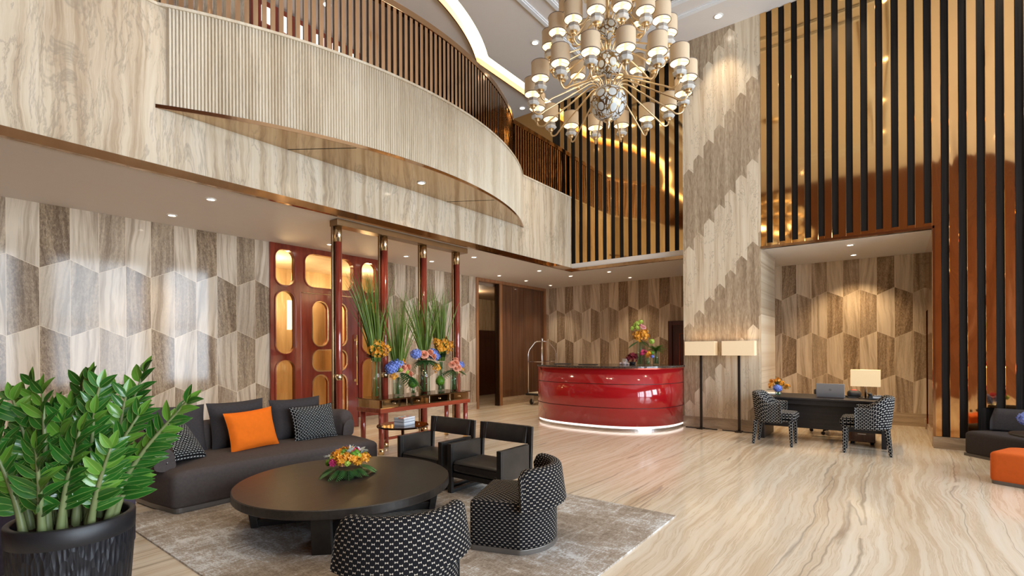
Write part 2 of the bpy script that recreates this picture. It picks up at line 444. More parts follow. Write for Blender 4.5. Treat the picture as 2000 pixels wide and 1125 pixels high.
# ------------------------------------------------------------------ walls
b = MB(); b.bb(-4.2,3.868,VW,VW+.15,0,ZC+.1); struct('wall_left', b, M['hex_left'], 'polished travertine wall of light and dark hexagon halves behind the sofa', 'wall')
b = MB(); b.bb(6.045,8.78,VW,VW+.15,0,ZC+.1); struct('wall_left_middle', b, M['hex_left'], 'hexagon travertine wall between the red door and the passage', 'wall')
b = MB(); b.bb(-4.2,3.868,VW-.014,VW,0,.175); struct('baseboard_left', b, M['skirt_x'], 'brown stone skirting behind the sofa', 'baseboard')
b = MB(); b.bb(6.045,8.78,VW-.014,VW,0,.175); b.bb(5.512,6.045,VW-.014,VW+.1,0,.175); struct('baseboard_left_middle', b, M['skirt_x'], 'brown stone skirting right of the red door', 'baseboard')
b = MB(); b.bb(9.75,11.75,VW-.012,VW+.1,0,.195); struct('baseboard_left_far', b, M['skirt_x'], 'brown stone skirting under the walnut panel', 'baseboard')
b = MB(); b.bb(UB,UB+.15,4.28,VW+.15,0,ZC+.1); b.bb(UB,UB+.15,2.2,4.28,2.08,ZC+.1); b.bb(UB,UB+.15,2.2,3.3,0,2.08)
struct('wall_back', b, M['hex_back'], 'hexagon travertine wall behind the red counter', 'wall')
b = MB(); b.bb(UB-.014,UB,4.36,VW,0,.17); struct('baseboard_back', b, M['skirt_y'], 'brown stone skirting behind the counter', 'baseboard')
# pillar
b = MB(); b.bb(UP,10.3,1.735,3.028,0,ZU); struct('wall_pillar', b, M['pillar'], 'tall travertine pillar with arrow shaped light and dark inlay', 'pillar')
b = MB(); b.bb(UP-.014,UP+.02,1.735,3.04,0,.187); struct('baseboard_pillar', b, M['skirt_y'], 'brown stone skirting at the foot of the pillar', 'baseboard')
# alcove behind the desk
b = MB(); b.prism([(9.20,1.7351),(11.45,1.95),(11.45,2.2),(9.20,2.2)], 0, 3.2); struct('wall_alcove_left', b, M['stone'], 'pale travertine side wall of the desk alcove', 'wall')
b = MB(); b.bb(UA,UA+.15,-.7,2.2,0,3.2); struct('wall_alcove', b, M['hex_alcove'], 'hexagon travertine wall behind the black desk', 'wall')
b = MB(); b.bb(UA-.014,UA,-.5,1.95,0,.232); struct('baseboard_alcove', b, M['skirt_y'], 'brown stone skirting behind the black desk', 'baseboard')
b = MB(); b.bb(UP+.06,UA,-.46,2.1,3.09,3.14); struct('ceiling_alcove', b, M['plaster'], 'low white ceiling over the desk alcove', 'ceiling')
# alcove right side: stone and dark door slot
b = MB(); b.bb(UP+.06,10.55,-.62,-.46,0,3.1); b.bb(11.05,UA,-.62,-.46,0,3.1); b.bb(10.55,11.05,-.62,-.46,2.03,3.1)
struct('wall_alcove_right', b, M['copper'], 'copper lined side wall of the desk alcove', 'wall')
b = MB(); b.bb(10.56,11.04,-.56,-.50,.02,2.03); struct('door_4', b, M['batten'], 'narrow black service door at the right of the desk alcove', 'door')
b = MB(); b.bb(UP-.012,UP+.175,-6,-.45,0,.162); b.bb(UP+.14,10.5,-.474,-.445,0,.162); b.bb(11.09,UA,-.474,-.445,0,.162)
struct('baseboard_right', b, M['skirt_y'], 'brown stone plinth under the gold mirror panels', 'baseboard')

# ------------------------------------------------------------------ low ceiling (gallery slab)
b = MB(); b.bb(-4.2,12.0,VF+.02,8.1,ZC,3.3); b.bb(9.47,12.0,2.2,VF+.02,ZC,3.3); struct('ceiling_low', b, M['plaster'], 'low white ceiling under the gallery', 'ceiling')
# balcony front
b = MB(); b.bb(-4.2,9.46,VF,VF+.22,3.20,4.75); struct('wall_balcony', b, M['stone'], 'flat travertine front of the gallery balcony', 'wall')
b = MB(); b.bb(-4.2,9.45,VF-.03,VF+.03,3.125,3.205); struct('trim_1', b, M['bronze'], 'bronze edge strip along the bottom of the balcony', 'trim')
b = MB(); b.bb(9.43,9.50,3.03,VF+.03,3.125,3.19); struct('trim_2', b, M['bronze'], 'bronze edge strip under the left batten screen', 'trim')
CU, CV, RB = 4.68, 10.37, 5.607
def arc(R, a0, a1, n): return [(CU+R*math.sin(a0+(a1-a0)*i/n), CV-R*math.cos(a0+(a1-a0)*i/n)) for i in range(n+1)]
PHI = math.acos((CV-VF)/RB)
# fluted bow
pts = []
a0 = math.asin((1.77-CU)/RB); NFL = 205
for i in range(NFL):
    for k in range(6):
        t = k/6; a = a0+(PHI-a0)*(i+t)/NFL
        r = RB-.021+.020*math.sin(PI*t)**.7 if k else RB-.021
        pts.append((CU+r*math.sin(a), CV-r*math.cos(a)))
pts.append((CU+RB*math.sin(PHI), VF))
b = MB(); b.prism(pts+[(7.6,VF+.01),(1.77,VF+.01)], 3.785, 4.75)
struct('wall_balcony_bow', b, M['stone_flute'], 'curved balcony front of fluted cream stone', 'wall')
ao = arc(RB+.006, -PHI-.012, PHI+.008, 60)
b = MB(); b.prism(ao+[(7.7,VF+.005),(1.63,VF+.005)], 3.765, 3.785); struct('ceiling_bow', b, M['soffit_bronze'], 'bronze mirror soffit under the curved balcony front', 'ceiling')
b = MB()
for A_ in (arc(RB+.012, -PHI-.014, PHI+.008, 60),):
    q = [(x,y) for x,y in A_]; w_ = [(x, y+.02) for x,y in A_]
    b.prism(q+w_[::-1], 3.755, 3.792)
struct('trim_3', b, M['bronze'], 'thin bronze edge under the fluted stone', 'trim')
for k,(x0,y0,x1,y1) in enumerate(((3.46,4.94,2.99,5.61),(6.0,4.96,5.6,5.61))):
    d = math.hypot(x1-x0,y1-y0); b = MB().box(((x0+x1)/2,(y0+y1)/2,3.7645), (d,.008,.004), math.atan2(y1-y0,x1-x0))
    struct('trim_%d' % (4+k), b, M['batten'], ('left','right')[k]+' dark joint line across the bronze soffit', 'trim')
# coping
def path_rail(off, v_flat, uend):
    R = RB-off; ph = math.acos((CV-v_flat)/R)
    return [(-4.2, v_flat)]+arc(R, -ph, ph, 64)+[(uend, v_flat)]
pa = path_rail(-.012, VF-.012, 9.46); pb = path_rail(.30, VF+.28, 9.46)
b = MB()
def ribbon(b, A_, B_, z0, z1, mi=0):
    n = min(len(A_), len(B_))
    for i in range(n-1):
        a,c,d,e = A_[i],A_[i+1],B_[i+1],B_[i]
        i0 = [b._p((p[0],p[1],z0)) for p in (a,c,d,e)]; i1 = [b._p((p[0],p[1],z1)) for p in (a,c,d,e)]
        for q in ((i0[3],i0[2],i0[1],i0[0]),(i1[0],i1[1],i1[2],i1[3]),(i0[0],i0[1],i1[1],i1[0]),(i0[2],i0[3],i1[3],i1[2])): b.face(q, None, mi)
        if i == 0: b.face((i0[3],i0[0],i1[0],i1[3]), None, mi)
        if i == n-2: b.face((i0[1],i0[2],i1[2],i1[1]), None, mi)
ribbon(b, pa, pb, 4.75, 4.778); struct('trim_6', b, M['stone_flute'], 'stone coping on the balcony front', 'trim')

# ------------------------------------------------------------------ gallery
b = MB(); b.bb(-4.2,11.9,7.9,8.1,3.3,ZU); struct('wall_gallery', b, M['stone'], 'travertine wall at the back of the gallery', 'wall')
b = MB(); b.bb(US,US+.12,6.12,7.9,3.3,ZU); struct('wall_gallery_end', b, M['gold'], 'gold mirror wall at the end of the gallery', 'wall')

# ------------------------------------------------------------------ high ceiling with cove slot
def cA(u):
    d = u-4.69
    if abs(d) < 2.47: return 10.1-math.sqrt(4.5**2-d*d)
    return 6.32
def cB(u):
    d = u-4.69; R = 4.73
    v = 10.1-math.sqrt(R*R-d*d) if abs(d) < 2.52 else 6.09
    return min(v, 6.09)
us = [-4.3]+[2.0+.06*i for i in range(91)]+[9.6, 12.0]
b = MB(); ribbon(b, [(u,-6.3) for u in us], [(u,cB(u)) for u in us], ZU, ZU+.12)
struct('ceiling_high', b, M['plaster'], 'high white ceiling above the lobby', 'ceiling')
b = MB(); ribbon(b, [(u,cA(u)) for u in us], [(u,8.2) for u in us], ZU-.01, ZU+.12)
struct('ceiling_gallery', b, M['plaster_gallery'], 'white ceiling above the gallery', 'ceiling')
b = MB(); ribbon(b, [(u,cA(u)-.012) for u in us], [(u,cA(u)+.012) for u in us], ZU-.06, ZU+.05)
struct('trim_7', b, M['bronze'], 'bronze lip along the lit ceiling cove', 'trim')
b = MB(); ribbon(b, [(u,cB(u)-.02) for u in us], [(u,cA(u)+.03) for u in us], ZU+.10, ZU+.13)
o = struct('ceiling_cove', b, M['cove'], 'glowing curved light cove in the high ceiling', 'cove light')
b = MB(); b.bb(-4.4,13.7,-6.4,12.3,ZU+.14,ZU+.3); struct('ceiling_sky_block', b, M['plaster'], 'unseen slab added above the high ceiling to block sky light', 'ceiling')  # unseen slab added over the whole hall to keep sky light out
def frame(u0,u1,v0,v1,w,z0,z1):
    b = MB()
    for k,(dw,dz) in enumerate(((w,.02),(w*.55,.035))):
        o_ = (w-dw)/2
        a0_,a1_,c0_,c1_ = u0+o_,u1-o_,v0+o_,v1-o_
        b.bb(a0_,a1_,c0_,c0_+dw,z0-dz,z0); b.bb(a0_,a1_,c1_-dw,c1_,z0-dz,z0)
        b.bb(a0_,a0_+dw,c0_+dw,c1_-dw,z0-dz,z0); b.bb(a1_-dw,a1_,c0_+dw,c1_-dw,z0-dz,z0)
    return b
struct('trim_8', frame(1.02,8.37,-.06,4.74,.11,ZU,ZU), M['molding'], 'outer white molding frame on the high ceiling', 'trim')
struct('trim_9', frame(1.38,8.0,.32,4.37,.11,ZU,ZU), M['molding'], 'inner white molding frame on the high ceiling', 'trim')

# ------------------------------------------------------------------ gold wall structure behind the battens, and unseen sides of the hall
b = MB(); b.bb(UP+.055,UP+.18,-.45,1.735,3.09,ZU); b.bb(UP+.055,UP+.18,-6.2,-.45,.0,ZU); struct('wall_right', b, M['batten'], 'dark wall carrying the gold mirror panels right of the pillar', 'wall')
b = MB(); b.bb(US+.055,US+.16,3.028,6.12,3.16,ZU); struct('wall_screen', b, M['batten'], 'dark wall carrying the gold mirror panels left of the pillar', 'wall')
b = MB(); b.bb(UP-.012,UP+.06,-.47,1.733,3.075,3.112); b.bb(UP-.012,UP+.06,-.475,-.452,.162,3.112); struct('trim_10', b, M['bronze'], 'bronze edge around the desk alcove opening', 'trim')
b = MB(); b.bb(-1.5,-1.3,-6.2,8.0,0,ZU+.1); struct('wall_behind', b, wood('red_brown_paneling',(.10,.032,.014),(.20,.075,.034),(14,14,.7),.3), 'red brown paneled wall behind the camera', 'wall')
b = MB()
wins = [(-.9,-.2),(.2,2.8),(3.6,6.2),(6.8,8.6)]
xs = [-4.3]+[x for w_ in wins for x in w_]+[9.2]
for i in range(0,len(xs),2): b.bb(xs[i],xs[i+1],-6.2,-6.0,0,ZU+.1)
for (a_,c_) in wins: b.bb(a_,c_,-6.2,-6.0,0,.25); b.bb(a_,c_,-6.2,-6.0,4.6,ZU+.1)
struct('wall_entrance', b, M['stone'], 'travertine wall with tall entrance windows', 'wall')
g = G('window_glass'); 
tr = g.n('ShaderNodeBsdfTransparent'); gl = g.n('ShaderNodeBsdfGlossy'); gl.inputs['Roughness'].default_value = .02
ms = g.n('ShaderNodeMixShader'); lw = g.n('ShaderNodeLayerWeight'); fr = g.n('ShaderNodeMath', operation='MULTIPLY_ADD'); pw = g.n('ShaderNodeMath', operation='POWER'); g.lk(lw.outputs['Facing'], pw.inputs[0]); pw.inputs[1].default_value = 4; g.lk(pw.outputs[0], fr.inputs[0]); fr.inputs[1].default_value = .7; fr.inputs[2].default_value = .03
tr.inputs[0].default_value = (.96,.98,1,1)
g.lk(fr.outputs[0], ms.inputs[0]); g.lk(tr.outputs[0], ms.inputs[1]); g.lk(gl.outputs[0], ms.inputs[2])
g.lk(ms.outputs[0], g.N['Material Output'].inputs[0]); M['glass'] = g.m
def glass(name, tint, ior=1.45, gr=.02):
    g = G(name)
    tr = g.n('ShaderNodeBsdfTransparent'); gl = g.n('ShaderNodeBsdfGlossy'); gl.inputs['Roughness'].default_value = gr
    ms = g.n('ShaderNodeMixShader'); lw = g.n('ShaderNodeLayerWeight'); fr = g.n('ShaderNodeMath', operation='MULTIPLY_ADD'); pw = g.n('ShaderNodeMath', operation='POWER'); g.lk(lw.outputs['Facing'], pw.inputs[0]); pw.inputs[1].default_value = 4; g.lk(pw.outputs[0], fr.inputs[0]); fr.inputs[1].default_value = .75*(ior-1)/.45; fr.inputs[2].default_value = .04*(ior-1)/.45
    tr.inputs[0].default_value = (*tint, 1)
    g.lk(fr.outputs[0], ms.inputs[0]); g.lk(tr.outputs[0], ms.inputs[1]); g.lk(gl.outputs[0], ms.inputs[2])
    g.lk(ms.outputs[0], g.N['Material Output'].inputs[0]); return g.m
M['amber_glass'] = glass('amber_glass', (.96,.87,.70))
M['smoke_glass'] = glass('smoked_glass', (.45,.40,.36))
for i,(a_,c_) in enumerate(wins):
    t = thing('window_%d' % (i+1), 'tall entrance window with dark frame', 'window', (0,0,0), kind='structure')
    b = MB()
    for x in (a_+.03,(a_+c_)/2,c_-.03): b.bb(x-.03,x+.03,-6.14,-6.04,.25,4.6)
    for z in (.28,2.4,4.57): b.bb(a_,c_,-6.13,-6.05,z-.03,z+.03)
    obj('window_frame', b, M['batten'], t)
    obj('pane', MB().bb(a_+.05,c_-.05,-6.1,-6.09,.3,4.55), M['glass'], t)
    area_light('daylight_'+str(i), ((a_+c_)/2,-6.4,2.45), (PI/2,0,0), c_-a_, 4.3, 380, (.84,.92,1))
# world: overcast daylight
w = bpy.data.worlds.new('overcast'); SC.world = w; w.use_nodes = True
bg = w.node_tree.nodes['Background']; bg.inputs[0].default_value = (.75,.87,1,1); bg.inputs[1].default_value = 2.2

# ------------------------------------------------------------------ red glazed door screen  (door_1)
def rrect(x0,x1,z0,z1,r,n=8):
    r = min(r, (x1-x0)/2-1e-4, (z1-z0)/2-1e-4); o_ = []
    for cx,cz,a in ((x1-r,z0+r,-PI/2),(x1-r,z1-r,0),(x0+r,z1-r,PI/2),(x0+r,z0+r,PI)):
        for i in range(n+1): o_.append((cx+r*math.cos(a+PI/2*i/n), cz+r*math.sin(a+PI/2*i/n)))
    return o_
def holed(b, outer, holes, y0, y1, mi=0):
    """panel in the xz plane with holes, thickness y0..y1"""
    bm = bmesh.new(); es = []
    for L in [outer]+holes:
        vs = [bm.verts.new((x,0,z)) for x,z in L]
        for i in range(len(vs)): es.append(bm.edges.new((vs[i],vs[(i+1) % len(vs)])))
    bmesh.ops.triangle_fill(bm, use_beauty=True, use_dissolve=False, edges=es, normal=(0,-1,0))
    bm.verts.index_update(); n = len(bm.verts); base = len(b.v)
    for y in (y0,y1):
        for v in bm.verts: b._p((v.co.x,y,v.co.z))
    for f in bm.faces:
        ids = [v.index for v in f.verts]
        if f.normal.y > 0: ids = ids[::-1]
        b.face([base+i for i in ids], None, mi); b.face([base+n+i for i in ids[::-1]], None, mi)
    for e in bm.edges:
        if len(e.link_faces) == 1:
            i,j = e.verts[0].index, e.verts[1].index
            b.face((base+i,base+j,base+n+j,base+n+i), None, mi)
    bm.free(); return b
def ring(b, x0,x1,z0,z1,r,w,y0,y1,mi=0):
    return holed(b, rrect(x0-w,x1+w,z0-w,z1+w,r+w), [rrect(x0,x1,z0,z1,r)], y0, y1, mi)
dt = thing('door_1', 'red mahogany door screen with rounded amber glass panes', 'door', (0,0,0), kind='structure')
side = [(3.955,4.27,2.475,3.05,.13),(3.955,4.27,1.36,2.375,.15),(3.955,4.27,.16,1.255,.15),
        (4.455,5.385,2.49,3.05,.15),(5.575,5.90,2.49,3.05,.13),(5.575,5.90,1.36,2.375,.15),(5.575,5.96,.25,1.25,.15)]
leafh = [(4.60,4.875,1.49,2.245,.137),(4.98,5.25,1.49,2.245,.135),(4.60,5.25,1.06,1.41,.12),(4.60,4.875,.22,.98,.137),(4.98,5.25,.22,.98,.135)]
leafo = (4.385,5.50,.01,2.39)
b = MB(); holed(b, [(3.868,0.0),(4.385,0.0),(4.385,2.39),(5.50,2.39),(5.50,0.175),(6.045,.175),(6.045,ZC),(3.868,ZC)], [rrect(*h) for h in side], VW-.03, VW+.06)
obj('door_frame', b, M['mahogany'], dt, bevel=.006)
b = MB(); holed(b, [(4.39,.01),(5.495,.01),(5.495,2.38),(4.39,2.38)], [rrect(*h) for h in leafh], VW-.015, VW+.045)
leaf = obj('door_leaf', b, M['mahogany'], dt, bevel=.005)
for h in side:
    obj('pane', MB().prism([(h[0]-.01,VW+.01),(h[1]+.01,VW+.01),(h[1]+.01,VW+.02),(h[0]-.01,VW+.02)], h[2]-.01, h[3]+.01), M['amber_glass'], dt)
    b = MB(); ring(b, h[0],h[1],h[2],h[3],h[4],.022, VW-.045, VW-.028); obj('pane_molding', b, M['mahogany'], dt, bevel=.004)
for h in leafh:
    obj('pane', MB().prism([(h[0]-.01,VW+.01),(h[1]+.01,VW+.01),(h[1]+.01,VW+.02),(h[0]-.01,VW+.02)], h[2]-.01, h[3]+.01), M['amber_glass'], leaf)
    b = MB(); ring(b, h[0],h[1],h[2],h[3],h[4],.018, VW-.028, VW-.013); obj('pane_molding', b, M['brass'], leaf, bevel=.003)
b = MB(); b.tube([(5.43,VW-.075,.80),(5.43,VW-.075,1.67)], .013, 10)
for z in (.86,1.60): b.tube([(5.43,VW-.075,z),(5.43,VW-.012,z)], .011, 8); b.ball((5.43,VW-.02,z), .03, 12, 8, 0, 1)
for z in (.79,1.68): b.ball((5.43,VW-.075,z), .019, 10, 6)
tag(obj('door_handle', b, M['brass'], leaf), 'long brass pull handle')
# room seen through the amber panes
M['amber_wall'] = plain('amber_room_wall', (.74,.56,.34), .6)
b = MB(); b.bb(2.6,8.0,9.9,10.0,0,3.1); b.bb(2.5,2.6,7.95,10,0,3.1); b.bb(8.0,8.1,7.95,10,0,3.1); struct('wall_shop', b, wood('shop_wall_paneling',(.42,.30,.17),(.66,.52,.34),(5,5,.7),.4), 'honey coloured paneled wall of the room behind the red door', 'wall')
b = MB(); b.bb(2.5,8.1,8.0,10,3.1,3.13); struct('ceiling_shop', b, plain('shop_ceiling',(.75,.68,.58),.7), 'ceiling of the room behind the red door', 'ceiling')
for (x0,x1,z0,z1,n_) in ((5.08,5.45,1.83,2.42,'lit_picture'),(6.40,6.66,1.62,1.99,'lit_picture')):
    t = thing(n_, 'lit picture of a brown vase seen through the '+('left side' if x0 < 6 else 'upper leaf')+' pane of the red door', 'lit picture', (x0,9.55,z0))
    obj('lit_panel', MB().bb(0,x1-x0,0,.05,0,z1-z0), lamp_mat('lit_white_panel',(1,.93,.80),1.6), t)
    b = MB(); w_, h_ = x1-x0, z1-z0
    b.lathe([(.02,0),(w_*.30,.10*h_),(w_*.28,.22*h_),(w_*.10,.36*h_),(w_*.18,.48*h_),(w_*.05,.53*h_),(w_*.30,.56*h_),(w_*.30,.70*h_),(w_*.06,.74*h_),(w_*.22,.90*h_),(w_*.16,.97*h_),(.01,.97*h_)], 20, (w_*.55,-.14,.01)); b.bb(w_*.2,w_*.9,-.26,0,-.03,.012)
    obj('sculpture', b, plain('brown_ceramic',(.20,.10,.045),.4), t)
b = MB(); b.bb(4.2,4.9,9.7,9.9,0,2.3); b.bb(6.1,6.5,9.5,9.9,0,2.6); struct('wall_shop_piers', b, M['amber_wall'], 'amber piers in the room behind the red door', 'wall')
point_light('shop_lamp', (4.4,8.9,2.7), 60, (1,.82,.58), .2)
point_light('shop_lamp', (6.4,8.9,2.7), 50, (1,.82,.58), .2)

# ------------------------------------------------------------------ passage with teak frame and walnut panel (door_2)
dt = thing('door_2', 'passage opening with teak frame beside a walnut panel', 'door', (0,0,0), kind='structure')
b = MB(); b.bb(8.78,8.86,VW-.03,VW+.12,0,ZC); b.bb(9.66,9.76,VW-.03,VW+.12,0,ZC-.06); b.bb(11.68,UB,VW-.03,VW+.08,0,ZC-.06); b.bb(8.86,UB,VW-.03,VW+.12,ZC-.075,ZC)
obj('door_frame', b, M['wood_frame'], dt, bevel=.004)
b = MB(); b.bb(9.76,11.68,VW+.02,VW+.06,.19,ZC-.07); pan = obj('walnut_panel', b, M['brown_wood'], dt)
b = MB()
for x in (10.24,10.72,11.2): b.bb(x-.002,x+.002,VW+.0175,VW+.021,.19,ZC-.07)
obj('panel_joint', b, M['batten'], pan)
b = MB(); b.bb(9.60,9.66,VW+.0,VW+.1,0,ZC-.06); obj('glass_leaf', b, M['smoke_glass'], dt)
b = MB(); b.bb(8.4,8.55,8.0,12,0,3.1); b.bb(8.55,13,10.2,10.35,0,3.1); b.bb(13,13.15,7.9,10.35,0,3.1); b.bb(11.91,13,7.85,8.0,0,3.1); struct('wall_passage', b, M['stone'], 'travertine wall inside the passage', 'wall')  # unseen end wall added to stop sky light leaking into the passage
b = MB(); b.bb(8.4,13,8.0,12,3.0,3.1); struct('ceiling_passage', b, plain('passage_ceiling',(.28,.19,.12),.6), 'brown ceiling of the passage', 'ceiling')
b = MB(); b.bb(11.35,13,10.12,10.2,.0,2.02); b.bb(11.35,13,10.10,10.2,1.78,1.82); b.bb(11.35,13,10.10,10.2,.28,.31); struct('door_5', b, M['dark_red_door'], 'dark red paneled door at the end of the passage', 'door')
point_light('passage_lamp', (10.0,9.0,2.8), 26, (1,.8,.55), .1)
# ------------------------------------------------------------------ dark red door behind the counter (door_3)
dt = thing('door_3', 'dark red door at the right end of the wall behind the counter', 'door', (0,0,0), kind='structure')
b = MB(); b.bb(UB-.025,UB+.1,4.19,4.29,0,2.08); b.bb(UB-.025,UB+.1,3.3,4.19,1.98,2.08); obj('door_frame', b, M['dark_red_door'], dt, bevel=.005)
b = MB(); b.bb(UB+.01,UB+.06,3.3,4.19,0,1.98); lf = obj('door_leaf', b, M['dark_red_door'], dt)
b = MB()
for (a_,c_,e_,f_) in ((3.4,4.03,.95,1.78),(3.4,4.03,.2,.8)):
    for q in ((a_,a_+.015,e_,f_),(c_-.015,c_,e_,f_),(a_,c_,e_,e_+.015),(a_,c_,f_-.015,f_)): b.bb(UB+.003,UB+.012,q[0],q[1],q[2],q[3])
obj('panel_molding', b, M['mahogany_x'], lf)
# ------------------------------------------------------------------ batten screens with gold mirror strips
def strips(root, u0, edges, zlo, zhi, zgold):
    pass
sr = thing('batten_screen', 'tall screen of black battens between gold mirror strips right of the marble pillar', 'wall screen', (UP,-.5,3.09))
def loc(b, root):
    l = root.location; b.M = Matrix.Translation((-l.x,-l.y,-l.z)); return b
PR = .1822
ys = [1.643-PR*i for i in range(24)]          # left edge of every black batten, going right
prev = 1.733
for i, y in enumerate(ys):
    low = y < -.44
    zb = .166 if low else 3.112
    if y < -.99: zb = .60
    zb2 = zb+(.045 if not low else .004)
    b = loc(MB(), sr); b.bb(UP+.02, UP+.055, y-.083, y, zb2 if y > -.99 else .166, ZU-.005); obj('batten', b, M['batten'], sr)
    b = loc(MB(), sr); b.bb(UP, UP+.055, y, prev-.0, zb, ZU); obj('mirror_strip', b, M['gold_wavy'] if low else M['gold'], sr, bevel=.003, seg=1)
    prev = y-.083
b = loc(MB(), sr); b.bb(UP+.004, UP+.055, -.45, 1.733, 3.112, 3.157); obj('bottom_rail', b, M['gold'], sr)
b = loc(MB(), sr); b.bb(UP+.012, UP+.055, -6, -1.08, .17, .60); obj('lower_panel', b, M['batten'], sr)

sl = thing('batten_screen', 'tall screen of black battens between gold mirror strips left of the marble pillar', 'wall screen', (US,4.5,3.16))
PL = .1922
ys = [5.44-PL*i for i in range(12)]
prev = 5.54
for i, y in enumerate(ys):
    b = loc(MB(), sl); b.bb(US+.02, US+.055, y-.082, y, 3.235, ZU-.005); obj('batten', b, M['batten'], sl)
    b = loc(MB(), sl); b.bb(US, US+.055, y, prev, 3.19, ZU); obj('mirror_strip', b, M['gold'], sl, bevel=.003, seg=1)
    prev = y-.082
b = loc(MB(), sl); b.bb(US, US+.055, 3.03, prev, 3.19, ZU); obj('mirror_strip', b, M['gold'], sl)
b = loc(MB(), sl); b.bb(US+.004, US+.055, 3.03, 5.6, 3.19, 3.237); obj('bottom_rail', b, M['gold'], sl)
for (a_,c_) in ((5.54,5.64),(5.735,5.82),(5.926,6.12)):   # battens above the balcony
    b = loc(MB(), sl); b.bb(US+.0 if a_ > 5.9 else US+.02, US+.055, a_, c_, 3.235, ZU-.005); obj('batten', b, M['batten'], sl)
for (a_,c_) in ((5.64,5.735),(5.82,5.926)):
    b = loc(MB(), sl); b.bb(US, US+.055, a_, c_, 3.19, ZU); obj('mirror_strip', b, M['gold'], sl, bevel=.003, seg=1)

# ------------------------------------------------------------------ balustrade on the balcony
bl = thing('balustrade', 'curved bronze balustrade of upright slats with a flat handrail on the balcony', 'balustrade', (4.7,5.3,4.778))
RBL = 5.41; VB = 5.75
phb = math.acos((CV-VB)/RBL)
arcl = 2*phb*RBL; NB = int(arcl/.083)
posts = []
for i in range(NB+1):
    a = -phb+2*phb*i/NB; posts.append((CU+RBL*math.sin(a), CV-RBL*math.cos(a), a))
ue = posts[-1][0]; k = 1
while ue+.083*k < 9.44: posts.append((ue+.083*k, VB, 0)); k += 1
us0 = posts[0][0]; k = 1
while us0-.083*k > .6: posts.insert(0, (us0-.083*k, VB, 0)); k += 1
mid = [p for p in posts if p[0] > 2.0]
mid = sorted(mid, key=lambda p: p[0])
for j, (x,y,a) in enumerate(posts):
    pass
def slat_mb(b, p):
    x,y,a = p
    R = Matrix.Translation(Vector((x,y,0))-bl.location*1.0) @ Matrix.Rotation(a, 4, 'Z')
    b.M = R
    z0, z1 = 4.778, 5.735
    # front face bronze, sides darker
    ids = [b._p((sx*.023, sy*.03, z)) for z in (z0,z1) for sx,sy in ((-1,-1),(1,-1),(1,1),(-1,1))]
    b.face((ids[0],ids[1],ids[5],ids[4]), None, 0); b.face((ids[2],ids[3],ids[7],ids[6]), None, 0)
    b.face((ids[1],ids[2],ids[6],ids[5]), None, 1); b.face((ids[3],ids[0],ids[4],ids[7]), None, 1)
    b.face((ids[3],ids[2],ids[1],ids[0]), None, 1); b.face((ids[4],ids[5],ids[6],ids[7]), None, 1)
big = sorted(range(len(posts)), key=lambda i: abs(posts[i][0]-4.2))[:96]
rest = MB()
for i in range(len(posts)):
    if i in big:
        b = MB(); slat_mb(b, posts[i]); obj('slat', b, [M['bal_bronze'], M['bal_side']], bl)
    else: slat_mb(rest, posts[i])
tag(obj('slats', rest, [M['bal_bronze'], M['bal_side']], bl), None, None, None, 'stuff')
b = loc(MB(), bl)
pr = [(.5,VB)]+[(CU+RBL*math.sin(-phb+2*phb*i/64), CV-RBL*math.cos(-phb+2*phb*i/64)) for i in range(65)]+[(9.49,VB)]
def offs(P_, d):
    o_ = []
    for i,(x,y) in enumerate(P_):
        x0,y0 = P_[max(i-1,0)]; x1,y1 = P_[min(i+1,len(P_)-1)]
        t = Vector((x1-x0,y1-y0)).normalized(); o_.append((x+t.y*d, y-t.x*d))
    return o_
ribbon(b, offs(pr,.04), offs(pr,-.04), 5.73, 5.815); obj('handrail', b, M['bronze'], bl, bevel=.004)
b = loc(MB(), bl); ribbon(b, offs(pr,.03), offs(pr,-.03), 4.778, 4.80); obj('bottom_rail', b, M['bronze'], bl)
# gallery furniture of the wall: red joinery with lit windows seen between the slats
gt = thing('window_5', 'red joinery with small lit windows on the gallery wall', 'window', (0,0,0), kind='structure')
b = MB(); b.bb(3.6,5.6,7.84,7.9,5.6,6.95); obj('window_frame', b, M['mahogany'], gt)
b = MB()
for i in range(6): b.bb(3.76+.31*i,3.90+.31*i,7.82,7.845,6.60,6.85)
obj('window_pane', b, lamp_mat('lit_gallery_pane',(1,.93,.82),1.3), gt)
b = MB(); b.bb(3.6,5.6,7.825,7.845,6.28,6.33); b.bb(3.6,5.6,7.825,7.845,5.9,5.95); obj('window_rail', b, M['brass'], gt)

# ------------------------------------------------------------------ recessed downlights
M['lamp_white'] = lamp_mat('downlight_lens', (1,.88,.70), 14)
M['ring_white'] = plain('white_ring', (.85,.83,.80), .4, var=.02)
def downlight(x, y, z, label, r=.045, power=40, ang=1.5, group='recessed ceiling downlights', col=(1,.80,.56)):
    t = thing('recessed_downlight', label, 'downlight', (x,y,z), 0, group)
    b = MB(); b.lathe([(r*1.35,-.001),(r*1.35,-.008),(r,-.012),(r*.98,-.003)], 20); obj('trim_ring', b, M['ring_white'], t)
    b = MB(); b.lathe([(r*.98,-.004),(.001,-.0045)], 20); obj('lens', b, M['lamp_white'], t)
    spot_light('lamp', (0,0,-.03), power, col, .035, ang, .8, t)
    return t
low = [(2.342,7.256),(2.368,6.148),(4.567,7.258),(6.01,7.081),(6.871,6.181),(6.667,7.102),(8.937,7.251),(8.952,6.135),(10.024,7.267),(11.156,7.281),(10.062,5.007),(11.179,5.008),
       (4.567,6.15),(.2,7.25),(.2,6.15),(10.06,6.0)]
